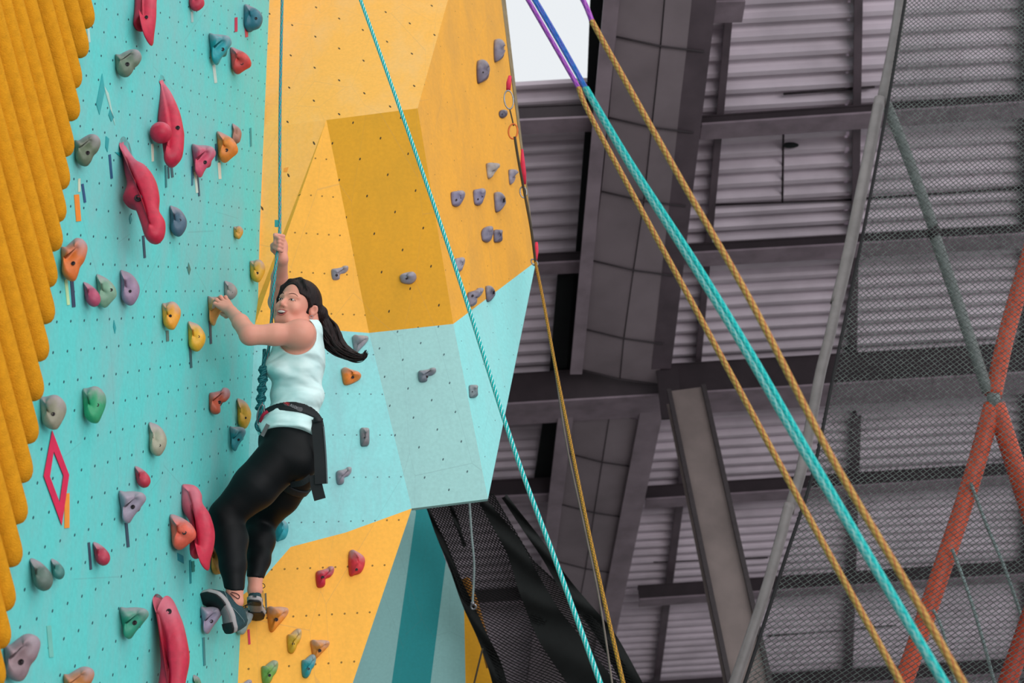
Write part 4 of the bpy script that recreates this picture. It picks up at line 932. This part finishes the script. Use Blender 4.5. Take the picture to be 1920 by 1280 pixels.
for (pc, pa, rr, nm) in ((PZ(556, 890, 6.05), PZ(560, 876, 6.10)-PZ(525, 930, 6.14), .017, 'R'),):
    Gf = box_field((-1.15, -.80, 5.62), (-.66, -.30, 6.34)); legs(Gf, .014, nm); a = pa/np.linalg.norm(pa)
    c0_ = PZ(532, 868, 5.9) if nm == 'L' else PZ(545, 905, 6.10)
    X, Y, Z = Gf.grids(); dpl = (X-c0_[0])*a[0]+(Y-c0_[1])*a[1]+(Z-c0_[2])*a[2]; Gf.D = np.maximum(Gf.D, (np.abs(dpl)-rr).astype(np.float32))
    fmesh('leg_loop', Gf, m_web_s, har, 1)
def ribbon(name, px, w, th, m, par, nrm=(0, 0, -1)):
    P = catmull([PZ(*q) for q in px], 6); n = len(P); V = []; Fc = []
    for i, p in enumerate(P):
        t = P[min(i+1, n-1)]-P[max(i-1, 0)]; t /= np.linalg.norm(t); s = np.cross(t, nrm); s /= np.linalg.norm(s); q = np.cross(s, t)
        V += [p+s*w+q*th, p-s*w+q*th, p-s*w-q*th, p+s*w-q*th]
    for i in range(n-1):
        for j in range(4): Fc.append((i*4+j, i*4+(j+1) % 4, i*4+4+(j+1) % 4, i*4+4+j))
    Fc += [(3, 2, 1, 0), tuple(4*n-4+j for j in range(4))]
    return mesh(name, V, Fc, m, par, smooth=False)
ribbon('hanging_strap', [(592, 786, 5.93), (596, 810, 5.90), (600, 850, 5.87), (601, 880, 5.85), (602, 907, 5.84)], .0245, .004, m_web_s, har)
ribbon('strap_binding', [(607, 800, 5.90), (611, 850, 5.865), (613.5, 906, 5.835)], .0022, .0055, simple('grey_binding', '5d686c', .6), har)
ribbon('strap_end', [(590, 890, 5.86), (594, 912, 5.85), (600, 936, 5.84)], .024, .004, m_web_s, har)
ribbon('elastic_riser', [(583, 893, 5.86), (566, 905, 5.86), (545, 908, 5.88)], .012, .003, m_web_s, har)
tube('buckle', [PZ(588, 786, 5.92), PZ(604, 790, 5.93)], .014, m_web_s, har, 8)
# tie-in: belay loop, knot, carabiner
m_krope = MATS.get('kr') or rope_mat('knot_rope_sheath', '155e64', '0e474e', '3f8286', 60)
kn = []; base = [(494, 662), (493, 680), (491, 700), (492, 722), (490, 745), (488, 760)]
for ph in (0, 2.2, 4.2):
    tube('tie_in_knot', [PZ(494.5-(t*2.2)+(4.2+2.4*math.sin(t*9))*math.sin(t*13+ph), 688+t*26, 6.0+.016*math.cos(t*13+ph)) for t in np.linspace(0, 3, 60)], .0088, m_krope, har, 8)
tube('rope_tail', catmull([PZ(496, 655, 6.04), PZ(495.5, 672, 6.02), PZ(493, 690, 6.0)], 5), .0085, m_krope, har, 8)
tube('tail_rope', catmull([PZ(490, 764, 5.99), PZ(485, 785, 5.97), PZ(481, 797, 5.96), PZ(486, 806, 5.95), PZ(495, 801, 5.96), PZ(490, 812, 5.95)], 8), .0088, m_krope, har, 8)
mesh('carabiner', *torus_data(PZ(489, 778, 5.96), [.1, 0, -1], .044, .0045, 28, 8, .32, np.array([1, -.15, 0])), m_steel, har)
tube('red_loop', catmull([PZ(488, 790, 5.95), PZ(493, 778, 5.93), PZ(502, 771, 5.93)], 6), .007, simple('crimson_webbing', 'a81638', .7), har, 8)
mesh('buckle', *box_data(PZ(497, 806, 5.90), np.array([.012, .024, 0]), np.array([.007, -.004, 0]), np.array([0, 0, .003])), m_steel, har, smooth=False)
# face parts
m_white = simple('eye_white', 'cfc3bd', .3, var=.02); m_iris = simple('dark_iris', '23130f', .2, var=.05); m_lash = simple('dark_lash', '2a1614', .7); m_lip = simple('lip', 'bd645f', .4, var=.05); m_teeth = simple('teeth', 'd9cdc6', .3, var=.01); m_mouth = simple('mouth_inside', '4a1418', .6)
for s in (-1, 1):
    c = onface(s*.030, .005); ey = mesh('eye', *icos(c+Fd*.0005, (.0128, .0046, .0042), 8, 16, HA), m_white, woman)
    look = c+Fd*.0030-Sh*.0005
    mesh('iris', *icos(look, (.0055, .0046, .0022), 6, 14, HA), m_iris, ey)
    tube('eyelash', catmull([onface(s*.0165, .001, .001), onface(s*.023, .0078, .0014), onface(s*.031, .0095, .0014), onface(s*.039, .0075, .0010), onface(s*.0450, .002, .0004)], 5), [.0006]+[.0010]*18+[.0008]*2, m_lash, woman, 6)
    tube('eyebrow', catmull([onface(s*.013, .026, 0), onface(s*.024, .032, 0), onface(s*.036, .032, 0), onface(s*.050, .024, 0)], 6), [.0012, .0014, .0017, .0020, .0022, .0022]+[.0022]*6+[.002, .0018, .0016, .0014, .0012, .0009, .0006], simple('eyebrow_hair', '5c382e', .8), woman, 6)
    mesh('nostril', *icos(onface(s*.007, -.034, -.0006), (.0032, .0018, .002), 6, 8, HA), m_mouth, woman)
mth = mesh('mouth', *icos(onface(0, -.056, -.004), (.023, .0085, .010), 8, 18, HA), m_mouth, woman)
mesh('teeth', *icos(onface(0, -.0550, -.0022), (.0205, .0072, .0098), 8, 18, HA), m_teeth, mth)
tube('upper_lip', catmull([onface(s, u_, .0008) for s, u_ in ((-.027, -.049), (-.018, -.0475), (-.006, -.0465), (0, -.048), (.006, -.0465), (.018, -.0475), (.027, -.049))], 4), np.interp(np.linspace(0, 1, 25), [0, .3, .5, .7, 1], [.0010, .0026, .0028, .0026, .0010]), m_lip, woman, 8)
tube('lower_lip', catmull([onface(s, u_, .0008) for s, u_ in ((-.027, -.049), (-.020, -.059), (-.010, -.0655), (0, -.0665), (.010, -.065), (.020, -.0585), (.028, -.047))], 4), np.interp(np.linspace(0, 1, 25), [0, .3, .5, .7, 1], [.0010, .0032, .0038, .0032, .0010]), m_lip, woman, 8)
mesh('earring', *torus_data(EAR[0]-Uh*.032+EAR[1][0]*.004+EAR[1][2]*.003, Sh*.5+Fd*.5, .0075, .0013, 18, 6), m_steel, woman)
# hair
m_hair = bpy.data.materials.new('dark_hair'); Tn, Nn, Ln = nt(m_hair); bs = Nn['Principled BSDF']; tc = add(Nn, 'ShaderNodeTexCoord')
mpn = add(Nn, 'ShaderNodeMapping'); mpn.inputs['Scale'].default_value = (60, 60, 9); mpn.inputs['Rotation'].default_value = (.5, .4, .3); Ln.new(tc.outputs['Object'], mpn.inputs[0])
hn = noise(Nn, Ln, 3, 4, mpn.outputs[0]); Ln.new(mixc(Nn, Ln, ramp(Nn, Ln, hn, .4, .75), srgb('120a0a'), srgb('2b1817')), bs.inputs['Base Color'])
bs.inputs['Roughness'].default_value = .42; bs.inputs['Specular IOR Level'].default_value = .22; bumpn(Nn, Ln, hn, .9, .004, bs)
Hf = Field(HC-.19, HC+np.array([.36, .19, .22]), .0036)
Hf.ell(H(0, .031, -.016), (.083, .099, .104), HA, .01)
Hf.ell(H(0, -.02, -.075), (.055, .06, .045), HA, .03)
Hf.ell(H(0, -.020, .100), (.066, .104, .086), HA, .006, 'sub')            # face opening
Hf.ell(H(.058, -.010, .070), (.038, .050, .060), HA, .006, 'sub')         # near temple and cheek
Hf.ell(EAR[0]+EAR[1][0]*.012, (.05, .0265, .0205), EAR[1], .004, 'sub'); Hf.ell(PZ(604, 588, 6.16), (.026, .034, .026), None, .015)        # ear
Hf.cap(H(0, -.09, .02), H(0, -.10, -.05), .055, .03, .01, 'sub')
for s in (1, -1):                                                          # swept fringe
    pts = [H(s*.004, .118, .030), H(s*.034, .104, .046), H(s*.058, .078, .044), H(s*.071, .040, .026), H(s*.076, .012, .006)]
    if s < 0: pts = [H(-.004, .118, .030), H(-.034, .100, .052), H(-.058, .066, .060), H(-.068, .015, .050), H(-.066, -.035, .043)]
    for a, b in zip(pts, pts[1:]): Hf.cap(a, b, .0095, .0085, .008)
tail = [PZ(598, 590, 6.17), PZ(607, 602, 6.18), PZ(616, 617, 6.17), PZ(624, 633, 6.15), PZ(634, 648, 6.14), PZ(650, 661, 6.13), PZ(668, 669, 6.12), PZ(682, 667, 6.12), PZ(687, 657, 6.12)]
tr = [.028, .036, .047, .048, .041, .031, .021, .012, .005]
for i in range(len(tail)-1): Hf.cap(tail[i], tail[i+1], tr[i]*.8, tr[i+1]*.8, .015)
hair = fmesh('hair', Hf, m_hair, woman, 1)
rs = random.Random(3)
tp = catmull(tail, 6); trr = np.interp(np.linspace(0, 1, len(tp)), np.linspace(0, 1, len(tr)), tr); parts = []
for k in range(46):
    ph = rs.random()*6.28; rr = .55+.5*rs.random(); P = []; tw = rs.uniform(-1.5, 1.5); wv = rs.uniform(.002, .006); n = len(tp)
    end = n-int(rs.random()*7)
    for i in range(end):
        t = tp[min(i+1, n-1)]-tp[max(i-1, 0)]; _, a, b = frame_of(t); a_ = ph+tw*i/n
        P.append(tp[i]+(a*math.cos(a_)+b*math.sin(a_))*(trr[i]*rr+wv*math.sin(i*.35+ph*3)))
    P = np.array(P); v, f_, _ = tube_data(P, np.interp(np.linspace(0, 1, len(P)), [0, .1, .75, 1], [.004, .0055, .0042, .0008]), 6); parts.append((v, f_))
for k in range(0):                                                         # loose wisps
    a = tail[2+k % 3]; P = catmull([a, a+np.array([.004+k*.004, -.05, 0]), a+np.array([.014*k*.4-.006, -.085-.006*k, -.02]), a+np.array([.016, -.088-.006*k, -.02])], 6)
    v, f_, _ = tube_data(P, np.linspace(.0018, .0006, len(P)), 5); parts.append((v, f_))
mesh('ponytail', *merge(parts), m_hair, hair)
mesh('hair_tie', *torus_data(PZ(598, 594, 6.17), tail[1]-tail[0], .024, .006, 20, 8), simple('hair_tie', '141014', .8), hair)
# shoes
m_sh = simple('shoe_mesh_fabric', '1f444a', .75, var=.15, scale=120, bump=.6, bdist=.002); m_mid = simple('shoe_midsole', 'a5a0a0', .6, var=.05); m_out = simple('shoe_outsole_black', '0d0f12', .6, var=.1, bump=.5, bdist=.003); m_og = simple('shoe_outsole_grey', '7a7072', .6, var=.08)
def shoe(spine, n, wsc=1.0, ank=None):
    root = empty('shoe', PZ(*spine[0])); root.parent = woman; root.location = (np.array(root.location)-np.array(woman.location)).tolist()
    P = catmull([PZ(*q) for q in spine], 12); m = len(P); n = np.asarray(n, float); tt = np.linspace(0, 1, m)
    hw = np.interp(tt, [0, .04, .12, .3, .45, .68, .85, .95, 1], [.010, .024, .033, .033, .031, .043, .038, .022, .006])*wsc
    hh = np.interp(tt, [0, .05, .15, .32, .5, .75, .92, 1], [.045, .075, .086, .080, .062, .048, .035, .012])
    T = np.gradient(P, axis=0); T /= np.linalg.norm(T, axis=1)[:, None]; fr_ = []
    for t in T:
        q = n-(n@t)*t; q /= np.linalg.norm(q); fr_.append((q, np.cross(t, q)))
    def loft(name, prof, mat, par, lo=0, hi=None):
        hi = m if hi is None else hi; V = []; Fc = []; K = len(prof(0))
        for i in range(lo, hi):
            q, s = fr_[i]
            for (a, b) in prof(i): V.append(P[i]+s*a+q*b)
        c = hi-lo
        for i in range(c-1):
            for j in range(K): Fc.append((i*K+j, i*K+(j+1) % K, (i+1)*K+(j+1) % K, (i+1)*K+j))
        Fc += [tuple(range(K))[::-1], tuple((c-1)*K+j for j in range(K))]
        return mesh(name, V, Fc, mat, par)
    def up(i):
        r_ = []
        for j in range(18):
            th = 2*math.pi*j/18; x = math.cos(th); y = math.sin(th); e = .75
            taper = 1-.28*max(0, y); r_.append((hw[i]*.96*math.copysign(abs(x)**e, x)*taper, -(max(y, -.1)*.5+.5*max(y, -.1))*hh[i]))
        return r_
    def rect(w0, b0, b1):
        def g(i):
            w = hw[i]*w0
            return [(-w, b0), (-w*.97, b0+(b1-b0)*.5), (-w*.92, b1), (0, b1+.001), (w*.92, b1), (w*.97, b0+(b1-b0)*.5), (w, b0), (0, b0)]
        return g
    u_ = loft('upper', up, m_sh, root); loft('midsole', rect(1.05, -.004, .013), m_mid, root)
    loft('outsole', rect(.98, .013, .020), m_out, root, int(m*.50), m-1); loft('outsole', rect(.98, .013, .020), m_out, root, 1, int(m*.24)); loft('outsole', rect(.80, .013, .0185), m_og, root, int(m*.20), int(m*.56))
    for side_ in (-1, 1):
        L_path = [P[i]+fr_[i][1]*side_*hw[i]*.99-fr_[i][0]*(.022+.020*math.sin(i*.16)) for i in range(int(m*.15), int(m*.7))]
        tube('side_stripe', L_path, .0014, simple('shoe_piping', '6f8486', .5), root, 5)
    i = int(m*.42); q, s = fr_[i]; c = P[i]-q*(hh[i]+.004)
    lp = [c+s*.012, c+s*.03-q*.014+T[i]*.004, c+s*.02-q*.026, c-q*.010, c-s*.02-q*.026, c-s*.03-q*.012, c-s*.01, c]
    tube('shoelace', catmull(lp, 5), .0017, simple('shoelace', '1a2022', .7), root, 6)
    return root
shoe([(436, 1186, 5.63), (432, 1168, 5.63), (428, 1148, 5.64), (417, 1131, 5.655), (399, 1122, 5.675), (376, 1116, 5.695)], (-.54, -.34, -.77), 1.0)['label'] = 'shoe with its whole black and grey sole turned to the viewer'
shoe([(477, 1118, 5.91), (477.5, 1126, 5.95), (479, 1135, 6.00), (480, 1143, 6.05), (481, 1150, 6.09), (481, 1155, 6.12)], (-.02, -.86, -.5), .92)['label'] = 'shoe pointing away, heel toward the viewer'
tube('ankle_cord', catmull([PZ(432, 1112, 5.66), PZ(440, 1118, 5.655), PZ(447, 1122, 5.66), PZ(449, 1117, 5.67), PZ(443, 1112, 5.66), PZ(434, 1110, 5.66)], 5), .0018, simple('lace_rust', '4a1c20', .7), woman, 6)
